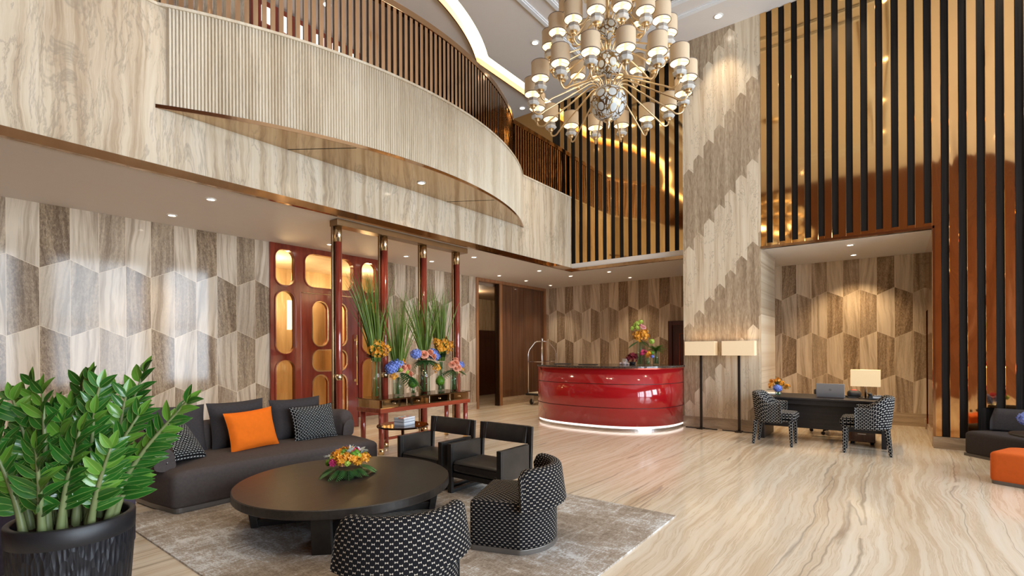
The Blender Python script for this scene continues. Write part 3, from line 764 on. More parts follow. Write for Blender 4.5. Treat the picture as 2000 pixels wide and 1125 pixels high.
LB = ['downlight in the low ceiling at the far left, the one nearer the marble wall','downlight in the low ceiling at the far left, the one nearer the balcony edge',
 'downlight in the low ceiling above the left side of the red door','downlight in the low ceiling behind the second red post of the console','downlight in the low ceiling just right of the console beam','downlight in the low ceiling behind the third red post of the console',
 'downlight in front of the left jamb of the passage','downlight nearest the inner corner of the balcony','downlight above the middle of the walnut panel','downlight in front of the back corner by the walnut panel',
 'downlight above the red counter, the one nearer the batten screen','downlight above the red counter, the one nearer the hexagon wall']
for i,(x,y) in enumerate(low):
    downlight(x, y, ZC, LB[i] if i < len(LB) else 'recessed downlight in the low ceiling out of the picture', .042, 50)
for i,(x,y) in enumerate(((9.749,.539),(10.826,.55))): downlight(x,y,3.09, ('downlight in the alcove ceiling nearer its bronze edge','downlight in the alcove ceiling nearer the hexagon wall')[i], .045, 110, 1.9, 'recessed ceiling downlights', (1,.72,.42))
downlight(4.737,5.247,3.765,'downlight in the bronze soffit of the curved balcony', .045, 30)
up_ = [(8.708,2.296,'downlight in the high ceiling right in front of the marble pillar'),(7.021,4.514,'downlight between the two ceiling moldings left of the chandelier'),(7.397,5.134,'downlight in the high ceiling left of the chandelier, between the molding and the cove'),
       (8.139,4.535,'downlight seen between the chandelier shades at the molding corner'),(6.658,6.274+.25,'downlight in the gallery ceiling above the bronze balustrade'),(9.193,6.75,'downlight at the far end of the gallery ceiling'),
       (8.7,.6,''),(8.7,-1.2,''),(4.6,5.2,''),(2.2,5.1,''),(2.2,4.55,''),(4.6,4.55,''),(8.2,.1,''),(6.2,.1,''),(4.2,.1,''),(2.2,.1,''),(6.,-2.5,''),(3.,-2.5,''),(0,-2.5,''),(0,2.3,''),(0,5.1,''),(4.5,7.2,''),(2.5,7.2,'')]
for x,y,l in up_: downlight(x, y, ZU-(.01 if y > 6.1 else 0), l or 'recessed downlight in the high ceiling out of the picture', .055, 85 if y < 6.1 else 40, 1.35)
# air vents
def vent(x,y,l,rz):
    t = thing('ceiling_vent', l, 'vent', (x,y,ZU), rz)
    b = MB(); b.bb(-.05,.05,-.3,.3,-.012,0); obj('vent_frame', b, M['molding'], t)
    b = MB()
    for i in range(28): b.bb(-.038,.038,-.28+.02*i,-.272+.02*i,-.018,-.012)
    obj('grille', b, M['batten'], t)
vent(7.77,3.5,'slot vent in the ceiling behind the chandelier',0); vent(7.81,2.75,'slot vent in the ceiling right of the chandelier top',0); vent(6.7,4.14,'slot vent in the ceiling left of the chandelier top',PI/2)
# ------------------------------------------------------------------ more materials
M['red_lacquer'] = plain('crimson_lacquer', (.36,.008,.012), .10, 0, .06, 2, coat=.6, coatr=.04)
M['groove'] = plain('dark_groove', (.05,.004,.004), .5)
def granite():
    g = G('dark_granite'); n = g.noise(g.tc(), 90, 4, .7)
    g.col(g.ramp(n, [(.4,(.012,.010,.009)),(.55,(.06,.045,.035)),(.66,(.28,.22,.17)),(.75,(.5,.44,.38))])); g.set(rough=.12); return g.m
M['granite'] = granite()
M['red_trim'] = plain('red_copper_trim', (.42,.07,.04), .25, .6)
M['led_white'] = lamp_mat('white_led_strip', (1,.93,.85), 1.2)
M['steel'] = plain('brushed_steel', (.62,.60,.58), .28, 1, .05)
M['chrome'] = plain('satin_chrome', (.75,.71,.66), .2, 1, .05)
M['rubber'] = plain('black_rubber', (.012,.012,.013), .6)
M['black_wood'] = wood('black_oak', (.010,.009,.008), (.022,.019,.017), (3,30,30), .42)
M['desk_black'] = wood('desk_black_oak', (.011,.010,.011), (.024,.021,.021), (30,2,30), .45)
M['dark_metal'] = plain('dark_bronze_metal', (.05,.040,.033), .35, .7)
M['charcoal'] = plain('charcoal_wool', (.050,.043,.043), .95, 0, .25, 60, bump=.25, bsc=500)
M['charcoal_sofa'] = plain('warm_charcoal_weave', (.082,.066,.061), .95, 0, .22, 45, bump=.25, bsc=450)
M['orange_fabric'] = plain('orange_velvet', (.80,.16,.012), .9, 0, .10, 20, bump=.15, bsc=400)
M['orange_pouf'] = plain('orange_wool', (.62,.125,.025), .95, 0, .10, 30, bump=.2, bsc=450)
M['plum'] = plain('plum_grey_upholstery', (.055,.045,.062), .95, 0, .2, 40, bump=.2, bsc=450)
M['piping'] = plain('grey_base_metal', (.16,.145,.13), .4, .5)
def leather():
    g = G('black_leather'); v = g.vor(g.tc(), 220, 'DISTANCE_TO_EDGE')
    n = g.noise(g.tc(), 6, 4)
    g.col(g.ramp(n, [(.3,(.016,.014,.013)),(.7,(.033,.029,.026))])); g.set(rough=.34); g.bump(g.math('ADD', g.math('MULTIPLY', v, .5), n), .18, .004); return g.m
M['leather'] = leather()
def hourglass(name, pu, pv, hw, hh, light=(.72,.64,.53), darkc=(.010,.010,.012)):
    g = G(name); U, V, _ = g.sep(g.tc('UV'))
    r = g.math('DIVIDE', V, pv); k = g.math('FLOOR', r)
    fv = g.math('MULTIPLY', g.math('SUBTRACT', g.math('SUBTRACT', r, k), .5), pv)
    s = g.math('ADD', g.math('DIVIDE', U, pu), g.math('MULTIPLY', g.math('FLOORED_MODULO', k, 2.0), .5))
    fu = g.math('MULTIPLY', g.math('SUBTRACT', g.math('FRACT', s), .5), pu)
    ax, ay = g.math('ABSOLUTE', fu), g.math('ABSOLUTE', fv)
    inx = g.math('LESS_THAN', ax, hw)
    iny = g.math('LESS_THAN', ay, g.math('ADD', hh*.12, g.math('MULTIPLY', ax, hh*.88/hw)))
    m = g.math('MULTIPLY', inx, iny)
    nz = g.noise(g.tc('UV'), 600, 2)
    g.col(g.mix(m, darkc, g.mix(nz, tuple(c*.75 for c in light), light)))
    g.set(rough=.9, spec=.12); g.bump(g.math('ADD', m, g.math('MULTIPLY', nz, .4)), .25, .003); return g.m
M['hour'] = hourglass('black_hourglass_fabric', .038, .0170, .0066, .0052, (.62,.55,.45))
M['hour_small'] = hourglass('black_dash_fabric', .042, .0210, .0115, .0056, (.66,.64,.60))
M['hour_pillow'] = hourglass('black_white_check_fabric', .036, .0185, .0100, .0052, (.62,.61,.57), (.006,.006,.007))
M['linen_lit'] = None
def shade_mat(name, c, e, es):
    g = G(name); n = g.noise(g.scale(g.tc(), (200,200,20)), 1, 2)
    g.col(g.mix(n, tuple(x*.9 for x in c), c)); g.set(rough=.9, em=e, ems=es); return g.m
M['shade_cream'] = shade_mat('lit_cream_shade', (.72,.57,.38), (1,.76,.47), .28)
M['shade_desk'] = shade_mat('lit_table_lamp_shade', (.70,.53,.31), (1,.72,.38), .30)

# ------------------------------------------------------------------ reception counter
rc = thing('reception_counter', 'glossy crimson oval reception counter with dark granite top', 'counter', (8.6,4.45,0))
def oval(a, bq, n=72, cut=.35, ex=2.5):
    P_ = []
    for i in range(n+1):
        t = PI+(-PI/2+PI*i/n)*1.0
        c_, s_ = math.cos(t), math.sin(t)
        P_.append((.4+a*math.copysign(abs(c_)**(2/ex), c_), bq*math.copysign(abs(s_)**(2/ex), s_)))
    # from v=+b .. -b on the front, closed by a straight back
    return P_+[(.4+cut, -bq+.02),(.4+cut, bq-.02)]
H_ = 1.11
b = MB(); b.prism(oval(1.24,1.42), .075, H_-.05, 0, True, True); body = obj('body', b, M['red_lacquer'], rc)
b = MB()
for z in (.385,.80): b.prism(oval(1.243,1.423), z-.005, z+.005)
obj('panel_groove', b, M['groove'], body)
b = MB(); b.prism(oval(1.255,1.432), H_-.052, H_-.033); obj('copper_trim', b, M['red_trim'], rc)
b = MB(); b.prism(oval(1.275,1.45), H_-.033, H_); tag(obj('counter_top', b, M['granite'], rc, bevel=.004), 'dark speckled granite top')
b = MB(); b.prism(oval(1.225,1.405), 0, .035); obj('plinth', b, M['steel'], rc)
b = MB(); b.prism(oval(1.215,1.395), .035, .075); tag(obj('light_strip', b, M['led_white'], rc), 'white light strip along the foot')

def tray(x,y,rz,label):
    t = thing('document_tray', label, 'tray', (x,y,H_), rz)
    b = MB(); b.bb(-.10,.10,-.17,.17,0,.008); obj('pad', b, M['rubber'], t, bevel=.002)
    b = MB(); b.bb(-.092,.092,-.16,.16,.008,.012); obj('sheet_cover', b, M['leather'], t)
tray(8.60,5.33,.5,'dark leather writing pad at the left end of the red counter')
tray(8.40,4.63,.2,'dark leather writing pad in the middle of the red counter')
t = thing('tent_card', 'small white tent card with a grey picture on the red counter', 'card', (8.86,4.10,H_), -.6)
b = MB(); b.box((0,0,.055), (.006,.14,.115), 0, 0, None, 0, .12); b.box((.028,0,.055), (.006,.14,.115), 0, 0, None, 0, -.25); obj('card', b, plain('white_card',(.82,.82,.80),.6), t)
b = MB(); b.grid(lambda u,v: (-.0105+.012*(v-.5)*.45, (u-.5)*.12, .02+.045*v*(.55+.45*math.sin(u*5+1))), 14, 2); obj('picture', b, plain('grey_print',(.22,.22,.22),.6), t)

# ------------------------------------------------------------------ floor lamps
def floor_lamp(y, label):
    t = thing('floor_lamp', label, 'floor lamp', (8.93,y,0), 0, None)
    b = MB(); b.bb(-.018,.018,-.27,.27,0,.014); b.bb(-.11,.05,-.05,.05,0,.02); obj('base', b, M['dark_metal'], t, bevel=.002)
    b = MB(); b.bb(-.015,.015,-.02,.02,.014,1.31); obj('pole', b, M['dark_metal'], t, bevel=.002)
    b = MB()
    w, d, z0, z1 = .252, .10, 1.29, 1.535
    for (x0,x1,y0,y1) in ((-d,-d+.003,-w,w),(d-.003,d,-w,w),(-d,d,-w,-w+.003),(-d,d,w-.003,w)): b.bb(x0,x1,y0,y1,z0,z1)
    b.bb(-d+.003,d-.003,-w+.003,w-.003,z0+.01,z0+.013)
    obj('lamp_shade', b, M['shade_cream'], t)
    b = MB()
    for s_ in (-.12,.12): b.ball((0,s_,1.42), .03, 12, 8); b.tube([(0,0,1.31),(0,s_,1.36),(0,s_,1.40)], .006, 6)
    obj('bulb', b, M['lamp_white'], t)
    for s_ in (-.12,.12): point_light('lamp_glow', (0,s_,1.42), 1.0, (1,.74,.45), .04, t)
    return t
floor_lamp(2.675, 'rectangular shade floor lamp at the pillar, next to the red counter')
floor_lamp(2.05, 'rectangular shade floor lamp at the pillar, behind the black desk chair')

# ------------------------------------------------------------------ luggage cart
lc = thing('luggage_cart', 'chrome birdcage luggage cart behind the left end of the red counter', 'luggage cart', (10.6,7.18,0))
a_, c_ = .34, .22
b = MB(); b.rbox((0,0,.27), (2*a_+.1,2*c_+.1,.05), .02, 3); obj('deck_bumper', b, M['rubber'], lc)
b = MB(); b.bb(-a_,a_,-c_,c_,.295,.31); obj('deck_carpet', b, plain('beige_deck_carpet',(.55,.48,.38),.9), lc)
for sx in (-1,1):
    for sy in (-1,1):
        b = MB(); x, y = sx*(a_-.01), sy*(c_-.01)
        P_ = [(x,y,.29),(x,y,1.25),(x,y,1.38)]+[(x*(1-t), y*(1-t), 1.40+.22*math.sin(t*PI/2)) for t in (.15,.3,.5,.7,.85,1)]
        P_ = [(x,y,.29),(x,y,1.30),(x*.93,y*.93,1.40),(x*.55,y*.55,1.58),(x*.42,y*.42,1.61),(x*.2,y*.2,1.62),(0,0,1.62)]
        b.tube(P_, .0155, 10); obj('hoop_post', b, M['chrome'], lc)
        b = MB(); b.lathe([(.001,-.025),(.055,-.025),(.075,-.012),(.075,.012),(.055,.025),(.001,.025)], 20)
        for i in range(len(b.v)): X_,Y_,Z_ = b.v[i]; b.v[i] = (X_, Z_, Y_+.078)
        w_ = obj('wheel', b, M['rubber'], lc); w_.location = (sx*.27, sy*.15, .0)
        b = MB(); b.bb(-.03,.03,-.035,.035,.15,.245); b.bb(-.02,.02,-.034,-.027,.06,.17); b.bb(-.02,.02,.027,.034,.06,.17); obj('caster_fork', b, M['steel'], w_)
b = MB(); b.tube([(-a_,-c_,1.10),(-a_,c_,1.10)], .010, 8); b.tube([(a_,-c_,1.10),(a_,c_,1.10)], .010, 8); b.tube([(-.12,-.08,1.50),(.12,.08,1.50)], .011, 8); obj('cross_rail', b, M['chrome'], lc)
b = MB(); b.lathe([(.02,1.60),(.03,1.63),(.018,1.65),(.03,1.675),(.018,1.70),(.001,1.71)], 14); obj('finial', b, M['chrome'], lc)

# ------------------------------------------------------------------ black desk
DZ = .66
dk = thing('writing_desk', 'long black wooden desk in front of the alcove', 'desk', (8.9,.86,0))
def lb(b, x0,x1,y0,y1,z0,z1): return b.bb(x0-8.9,x1-8.9,y0-.86,y1-.86,z0,z1)
b = MB(); lb(b,8.5,9.38,.03,1.69,DZ-.028,DZ); obj('desk_top', b, M['desk_black'], dk, bevel=.004)
b = MB(); lb(b,8.53,9.36,.06,1.66,DZ-.10,DZ-.028); obj('apron', b, M['desk_black'], dk, bevel=.003)
b = MB(); lb(b,8.53,9.30,.065,.125,0,DZ-.1); obj('end_panel', b, M['desk_black'], dk, bevel=.003)
b = MB(); lb(b,8.53,9.30,1.595,1.655,0,DZ-.1); obj('end_panel', b, M['desk_black'], dk, bevel=.003)
b = MB(); lb(b,8.60,8.62,.125,1.595,.20,DZ-.1); obj('modesty_panel', b, M['desk_black'], dk)
t = thing('drawer_pedestal', 'dark brown drawer pedestal under the right end of the black desk', 'cabinet', (9.05,.36,0))
b = MB(); b.bb(-.22,.22,-.16,.16,.03,.50); obj('body', b, M['brown_wood'], t, bevel=.005)
for z in (.06,.21,.36):
    b = MB(); b.bb(-.232,-.22,-.155,.155,z,z+.13); d_ = obj('drawer', b, M['brown_wood'], t, bevel=.003)
    b = MB(); b.bb(-.245,-.232,-.05,.05,z+.085,z+.097); obj('handle', b, M['steel'], d_)
b = MB()
for sx in (-1,1):
    for sy in (-1,1): b.lathe([(.02,0),(.02,.03)], 10, (sx*.18,sy*.12,0), 0, True, True)
obj('caster', b, M['rubber'], t)
t = thing('office_chair', 'black office chair on a five star base behind the black desk', 'office chair', (9.68,.80,0), .3)
for k in range(5):
    a = 2*PI*k/5; b = MB(); b.tube([(0,0,.10),(.16*math.cos(a),.16*math.sin(a),.085),(.28*math.cos(a),.28*math.sin(a),.07)], [.022,.018,.014], 8)
    l_ = obj('base_arm', b, M['rubber'], t)
    b = MB(); b.ball((.29*math.cos(a),.29*math.sin(a),.03), .03, 10, 6); obj('caster', b, M['rubber'], l_)
b = MB(); b.tube([(0,0,.08),(0,0,.40)], .026, 12); obj('gas_lift', b, M['dark_metal'], t)
b = MB(); b.rbox((0,0,.44), (.46,.46,.08), .03, 3); obj('seat', b, M['leather'], t)
b = MB(); b.rbox((.22,0,.60), (.06,.42,.22), .025, 3, 0, 0, 0, 1, 0, .1); obj('backrest', b, M['leather'], t)
b = MB(); b.tube([(.05,0,.41),(.25,0,.42),(.27,0,.60)], .016, 8); obj('back_bracket', b, M['dark_metal'], t)

# things on the desk
t = thing('laptop', 'silver grey laptop open on the black desk, its lid towards the hall', 'laptop', (8.75,.74,DZ), 0)
b = MB(); b.bb(-.0,.25,-.175,.175,.0,.016); obj('keyboard_base', b, M['steel'], t, bevel=.003)
M['lid'] = plain('silver_lid', (.30,.31,.33), .35, .6, .05)
lidR = Matrix.Translation((.0,0,.012)) @ Matrix.Rotation(-.10, 4, 'Y')
b = MB(); b.M = lidR; b.bb(-.007,0,-.178,.178,0,.205); lid = obj('lid', b, M['lid'], t, bevel=.003)
b = MB(); b.M = lidR; b.bb(0,.0015,-.165,.165,.012,.195); obj('screen', b, M['rubber'], lid)
# round badge with two slanted letters h p
b = MB(); b.M = lidR
n_ = 28
for i in range(n_):
    p0, p1 = 2*PI*i/n_, 2*PI*(i+1)/n_
    q = [(-.0076, r*math.cos(p), .112+r*math.sin(p)) for r,p in ((.0165,p0),(.0165,p1),(.0145,p1),(.0145,p0))]
    b.face([b._p(x) for x in q], None, 0)
def stroke(y0,z0,y1,z1,w=.0022):
    d_ = Vector((y1-y0,z1-z0)).normalized(); n2 = Vector((-d_.y,d_.x))*w/2
    q = [(y0+n2.x,z0+n2.y),(y1+n2.x,z1+n2.y),(y1-n2.x,z1-n2.y),(y0-n2.x,z0-n2.y)]
    b.face([b._p((-.0077, -y, .112+z)) for y,z in q], None, 0)
for s_ in ((-.008,-.008,-.003,.012),(-.0055,.004,-.001,.004),(-.001,.004,-.003,-.006),(.001,-.012,.006,.005),(.006,.005,.010,.004),(.010,.004,.0085,-.004),(.0085,-.004,.0035,-.004)): stroke(*s_)
obj('logo', b, M['rubber'], lid)

t = thing('table_lamp', 'table lamp with glowing rectangular shade on the black desk', 'table lamp', (8.89,.315,DZ), 0)
b = MB(); b.bb(-.06,.06,-.08,.08,0,.012); obj('base', b, M['dark_metal'], t, bevel=.002)
b = MB(); b.tube([(0,0,.01),(0,0,.2)], .011, 10); obj('stem', b, M['dark_metal'], t)
b = MB(); w,d,z0,z1 = .178,.09,.185,.425
for (x0,x1,y0,y1) in ((-d,-d+.003,-w,w),(d-.003,d,-w,w),(-d,d,-w,-w+.003),(-d,d,w-.003,w)): b.bb(x0,x1,y0,y1,z0,z1)
obj('lamp_shade', b, M['shade_desk'], t)
b = MB()
for s_ in (-.09,.09): b.ball((0,s_,.30), .03, 12, 8); b.tube([(0,0,.2),(0,s_,.24),(0,s_,.28)], .005, 6)
obj('bulb', b, M['lamp_white'], t)
point_light('lamp_glow', (0,0,.40), 1.2, (1,.72,.42), .04, t)
t = thing('card_terminal', 'round topped black device with red key on the black desk beside the laptop', 'device', (9.02,.46,DZ), .3)
b = MB(); b.rbox((0,0,.055), (.13,.17,.11), .045, 4); b.bb(-.08,.08,-.09,.09,0,.02); obj('body', b, M['rubber'], t)
b = MB(); b.rbox((0,0,.112), (.05,.07,.02), .008, 2); obj('key', b, plain('red_plastic',(.5,.05,.03),.4), t)
t = thing('desk_phone', 'black desk telephone at the right end of the black desk', 'telephone', (8.88,.195,DZ), .1)
b = MB(); b.box((0,0,.03), (.17,.19,.05), 0, 0, .85); obj('body', b, M['rubber'], t, bevel=.006)
b = MB(); b.rbox((.0,.07,.075), (.19,.045,.035), .014, 3); obj('handset', b, M['rubber'], t)
b = MB()
for i in range(4):
    for j in range(3): b.bb(-.06+.03*i,-.042+.03*i,-.06+.03*j,-.042+.03*j,.052,.06)
obj('keypad', b, plain('grey_keys',(.3,.3,.3),.5), t)
b = MB(); b.bb(-.085,-.078,-.08,.04,.02,.045); obj('display', b, plain('grey_label_strip',(.45,.45,.45),.5), t)
t = thing('paper_stack', 'white papers on the left end of the black desk', 'paper', (9.08,1.56,DZ), .1)
b = MB()
for i in range(4): b.box((0,.004*i,.003+.004*i), (.3,.21,.0035), .04*i)
obj('sheets', b, plain('white_paper',(.80,.80,.78),.7), t)

# ------------------------------------------------------------------ upholstered desk chairs
def sweep(b, path, prof, mi=0, cap=True, vlen=None, closed=True):
    """path: list of (x,y); prof: list of (offset outward, z) closed loop; outward = right of travel"""
    n = len(path); m = len(prof); rings = []; L = [0]
    for i in range(1,n): L.append(L[-1]+math.hypot(path[i][0]-path[i-1][0], path[i][1]-path[i-1][1]))
    W = [0]
    for j in range(1,m+1):
        p,q = prof[j-1], prof[j % m]; W.append(W[-1]+math.hypot(q[0]-p[0], q[1]-p[1]))
    for i,(x,y) in enumerate(path):
        x0,y0 = path[max(i-1,0)]; x1,y1 = path[min(i+1,n-1)]
        t = Vector((x1-x0,y1-y0)).normalized()
        f = prof if not callable(prof) else prof
        rings.append([b._p((x+t.y*o, y-t.x*o, z)) for o,z in (vlen(i/(n-1)) if vlen else prof)])
    for i in range(n-1):
        for j in range(m if closed else m-1):
            j2 = (j+1) % m
            b.face((rings[i][j],rings[i+1][j],rings[i+1][j2],rings[i][j2]),
                   ((L[i],W[j]),(L[i+1],W[j]),(L[i+1],W[j+1]),(L[i],W[j+1])), mi, True)
    if cap: b.face(rings[0][::-1], None, mi); b.face(rings[-1], None, mi)
    return b
def rprof(t0, t1, z0, z1, lean=0, n=5, r=None):
    """rounded slab profile between offsets t0..t1, z0..z1 leaning outward with height; starts at inner bottom"""
    r = r or (t1-t0)*.48; P_ = []
    for cx,cz,a in ((t1-r,z0+r*.5,-PI/2),(t1-r,z1-r,0),(t0+r,z1-r,PI/2),(t0+r,z0+r*.5,PI)):
        rz_ = r*.5 if cz < (z0+z1)/2 else r
        for i in range(n+1):
            o = cx+r*math.cos(a+PI/2*i/n); z = cz+rz_*math.sin(a+PI/2*i/n)
            P_.append((o+lean*((z-z0)/(z1-z0))**1.5, z))
    return P_
def desk_chair(x, y, rz, label):
    t = thing('desk_chair', label, 'chair', (x,y,0), rz)     # faces +x
    for sx,sy,lx,ly in ((1,1,.03,.0),(1,-1,.03,0),(-1,1,-.04,0),(-1,-1,-.04,0)):
        b = MB()
        n_ = 6
        b.grid(lambda u,v: ((sx*.21-(.0 if sx>0 else .03)+lx*(1-v)*(1 if sx<0 else .3))+(.017+.012*v)*math.copysign(min(1,abs(math.cos(2*PI*u))*1.4),math.cos(2*PI*u)), sy*.19+(.017+.012*v)*math.copysign(min(1,abs(math.sin(2*PI*u))*1.4),math.sin(2*PI*u)), .36*v), 12, 4, 0, True, (.16,.36), True)
        obj('leg', b, M['hour_small'], t)
    b = MB(); b.rbox((.02,0,.415), (.50,.46,.13), .05, 4, 0, 0, .02, 3); obj('seat', b, M['hour_small'], t)
    path = []
    for i in range(25):
        f = i/24; a = -PI*.5+PI*f
        if f < .2: path.append((.10-.25*f/.2*.8, -.235))
        elif f > .8: path.append((.10-.25*(1-f)/.2*.8, .235))
        else:
            a = (f-.2)/.6*PI; path.append((-.10-.155*math.sin(a), -.235*math.cos(a)))
    path = [(p[0],p[1]) for p in path][::-1]
    def pf(s):
        e = min(s,1-s)
        zt = .62 if e < .16 else .62+.15*min(1,((e-.16)/.16))**.8*(1) if e < .32 else .77
        return rprof(-.045,.03,.33,zt,.045)
    b = MB(); sweep(b, path, pf(0), 0, True, pf); obj('backrest', b, M['hour_small'], t)
    return t
desk_chair(8.17, 1.36, -PI/2, 'black and white dashed fabric desk chair at the left end of the black desk')
desk_chair(8.17, .30, PI/2, 'black and white dashed fabric desk chair at the right end of the black desk')
# ------------------------------------------------------------------ rug
def rug_mat():
    g = G('distressed_rug'); X, Y, Z = g.sep(g.tc())
    n1 = g.noise(g.tc(), 1.3, 6, .65, .6)
    s = g.comb(g.math('FLOOR', g.math('MULTIPLY', X, 55.0)), g.math('FLOOR', g.math('MULTIPLY', Y, 190.0)), 0.0)
    s2 = g.comb(g.math('FLOOR', g.math('MULTIPLY', X, 190.0)), g.math('FLOOR', g.math('MULTIPLY', Y, 55.0)), 5.0)
    d = g.math('ADD', g.math('MULTIPLY', g.white(s), .5), g.math('MULTIPLY', g.white(s2), .5))
    n2 = g.noise(g.scale(g.tc(), (3,16,1)), 1, 4, .7); n3 = g.noise(g.scale(g.tc(), (16,4,1)), 1, 4, .7)
    q = g.math('ADD', g.math('ADD', g.math('MULTIPLY', n1, .55), g.math('MULTIPLY', g.math('MAXIMUM', n2, n3), .45)), g.math('MULTIPLY', g.math('SUBTRACT', d, .5), .14))
    c = g.ramp(q, [(.40,(.20,.155,.115)),(.49,(.34,.28,.22)),(.545,(.40,.355,.31)),(.585,(.58,.58,.57)),(.66,(.70,.70,.69))])
    g.col(c); g.set(rough=.9); g.bump(g.noise(g.tc(), 400, 2), .3, .004); return g.m
b = MB(); b.bb(-1.425,1.425,-1.855,1.855,0,.012)
o = obj('area_rug', b, rug_mat()); o.location = (2.675,3.295,0); tag(o, 'grey beige distressed rug under the lounge seating', 'rug')
RZ = .012
# ------------------------------------------------------------------ sofa
sf = thing('sofa', 'long low charcoal sofa with curved backrest', 'sofa', (2.6,5.2,RZ))
def rel(P_): return [(x-2.6,y-5.2) for x,y in P_]
def smooth_poly(P_, it=2):
    for _ in range(it):
        Q = []
        for i in range(len(P_)):
            a,c = P_[i], P_[(i+1) % len(P_)]
            Q += [(a[0]*.75+c[0]*.25,a[1]*.75+c[1]*.25),(a[0]*.25+c[0]*.75,a[1]*.25+c[1]*.75)]
        P_ = Q
    return P_
seat_poly = [(1.56,4.83),(2.3,4.82),(2.95,4.78),(3.35,4.72),(3.56,4.69),(3.62,4.95),(3.66,5.35),(3.50,5.70),(3.05,5.86),(2.4,5.90),(1.75,5.80),(1.47,5.62),(1.50,5.25)]
def crown(b, poly, z0, z1, mi=0, r=.05, bulge=.03):
    cx = sum(p[0] for p in poly)/len(poly); cy_ = sum(p[1] for p in poly)/len(poly)
    m = len(poly)
    def ringat(f, z): return [b._p((cx+(x-cx)*f, cy_+(y-cy_)*f, z)) for x,y in poly]
    R_ = min(math.hypot(x-cx,y-cy_) for x,y in poly)
    ks = [(1-.012,z0),(1,z0+.02),(1,z1-r)]
    for i in range(1,5):
        a = PI/2*i/4; ks.append((1-r*(1-math.cos(a))/R_*.8, z1-r+r*math.sin(a)))
    for f,bz in ((.8,.6),(.55,.9),(.25,1.0)): ks.append((f*(1-r/R_*.8), z1+bulge*bz))
    rr = [ringat(f,z) for f,z in ks]
    for j in range(len(rr)-1):
        for i in range(m): b.face((rr[j][i],rr[j][(i+1)%m],rr[j+1][(i+1)%m],rr[j+1][i]), None, mi, True)
    b.face(rr[-1], None, mi, True); b.face(rr[0][::-1], None, mi)
sp = rel(seat_poly)
def dens(P_, n=4):
    Q = []
    for i in range(len(P_)):
        a,c = P_[i],P_[(i+1)%len(P_)]
        for k in range(n): Q.append((a[0]+(c[0]-a[0])*k/n, a[1]+(c[1]-a[1])*k/n))
    return Q
def roundc(P_, r=.05):
    """small corner rounding"""
    Q = []
    m = len(P_)
    for i in range(m):
        p = Vector(P_[i]); a = Vector(P_[i-1]); c = Vector(P_[(i+1) % m])
        d1 = (a-p); d2 = (c-p); rr = min(r, d1.length*.4, d2.length*.4)
        s_, e_ = p+d1.normalized()*rr, p+d2.normalized()*rr
        for k in range(5):
            t = k/4; q = s_*(1-t)**2+p*2*t*(1-t)+e_*t*t; Q.append((q.x,q.y))
    return Q
b = MB(); crown(b, roundc(sp,.06), .045, .36, 0, .06, .025); seat = obj('seat', b, M['charcoal_sofa'], sf)
b = MB(); b.tube([(-.13,-.385,.20),(-.13,-.375,.32),(-.13,-.33,.357),(-.12,-.1,.378),(-.10,.2,.384)], .0035, 6); obj('seam', b, M['charcoal'], seat)
b = MB(); b.prism([(x*.985,y*.975) for x,y in roundc(sp,.05)], 0, .045); tag(obj('plinth', b, M['piping'], sf, bevel=.006), 'grey metal plinth')
path = [(1.50,5.02),(1.47,5.25),(1.50,5.48),(1.66,5.66),(1.95,5.76),(2.35,5.82),(2.8,5.81),(3.15,5.76),(3.42,5.66),(3.58,5.48),(3.63,5.30)]
def spline(P_, n=6):
    Q = []
    for i in range(len(P_)-1):
        p0,p1,p2,p3 = (Vector(P_[max(i-1,0)]),Vector(P_[i]),Vector(P_[i+1]),Vector(P_[min(i+2,len(P_)-1)]))
        for k in range(n):
            t = k/n
            q = .5*((2*p1)+(-p0+p2)*t+(2*p0-5*p1+4*p2-p3)*t*t+(-p0+3*p1-3*p2+p3)*t**3); Q.append(tuple(q))
    Q.append(tuple(P_[-1])); return Q
bp = spline(rel(path), 5)
def pf(s):
    e = min(s,1-s); k = min(1, e/.05)**.5
    h = .40+(.665-.40)*(.55+.45*k)
    return rprof(-.155,.02,.34,h if k < 1 else .665,.03)
b = MB(); sweep(b, bp[::-1], pf(.5), 0, True, pf); obj('backrest', b, M['charcoal_sofa'], sf)

# ------------------------------------------------------------------ pillows
def pillow(name, label, w, h, t, m, loc, yaw, lean, roll=0, pinch=.13):
    b = MB()
    def f(sgn):
        def g_(u,v):
            a, c = 2*u-1, 2*v-1
            x = a*w/2*(1-pinch*(1-a*a)*0-pinch*(1-c*c)*.55*abs(a)); z = c*h/2*(1-pinch*(1-a*a)*.55*abs(c))
            k = max(0,(1-a**4))**.55*max(0,(1-c**4))**.55
            th = t/2*k*(1+.05*math.sin(5*a+1.7*c)+.04*math.sin(7*c+a*2))
            return (x, sgn*th, z)
        return g_
    N_ = 18
    b.grid(f(-1), N_, N_, 0, True, (w,h)); b.grid(f(1), N_, N_, 0, True, (w,h), False, True)
    o = obj(name, b, m)
    o.rotation_mode = 'XYZ'
    R = Matrix.Rotation(yaw,4,'Z') @ Matrix.Rotation(lean,4,'X') @ Matrix.Rotation(roll,4,'Y')
    o.matrix_world = Matrix.Translation(loc) @ R
    return tag(o, label, 'pillow')
pillow('throw_pillow','charcoal pillow behind the left black and white pillow on the sofa', .60,.50,.16, M['charcoal'], (1.82,5.62,.625), .10, -.25, .05)
pillow('throw_pillow','charcoal pillow behind the orange pillow on the sofa', .60,.50,.16, M['charcoal'], (2.42,5.60,.625), .05, -.22, -.02)
pillow('throw_pillow','charcoal pillow behind the right black and white pillow on the sofa', .60,.48,.16, M['charcoal'], (3.06,5.56,.615), -.10, -.22, -.02)
pillow('throw_pillow','bright orange pillow on the sofa', .52,.42,.15, M['orange_fabric'], (2.43,5.31,.585), .10, -.28, -.05)
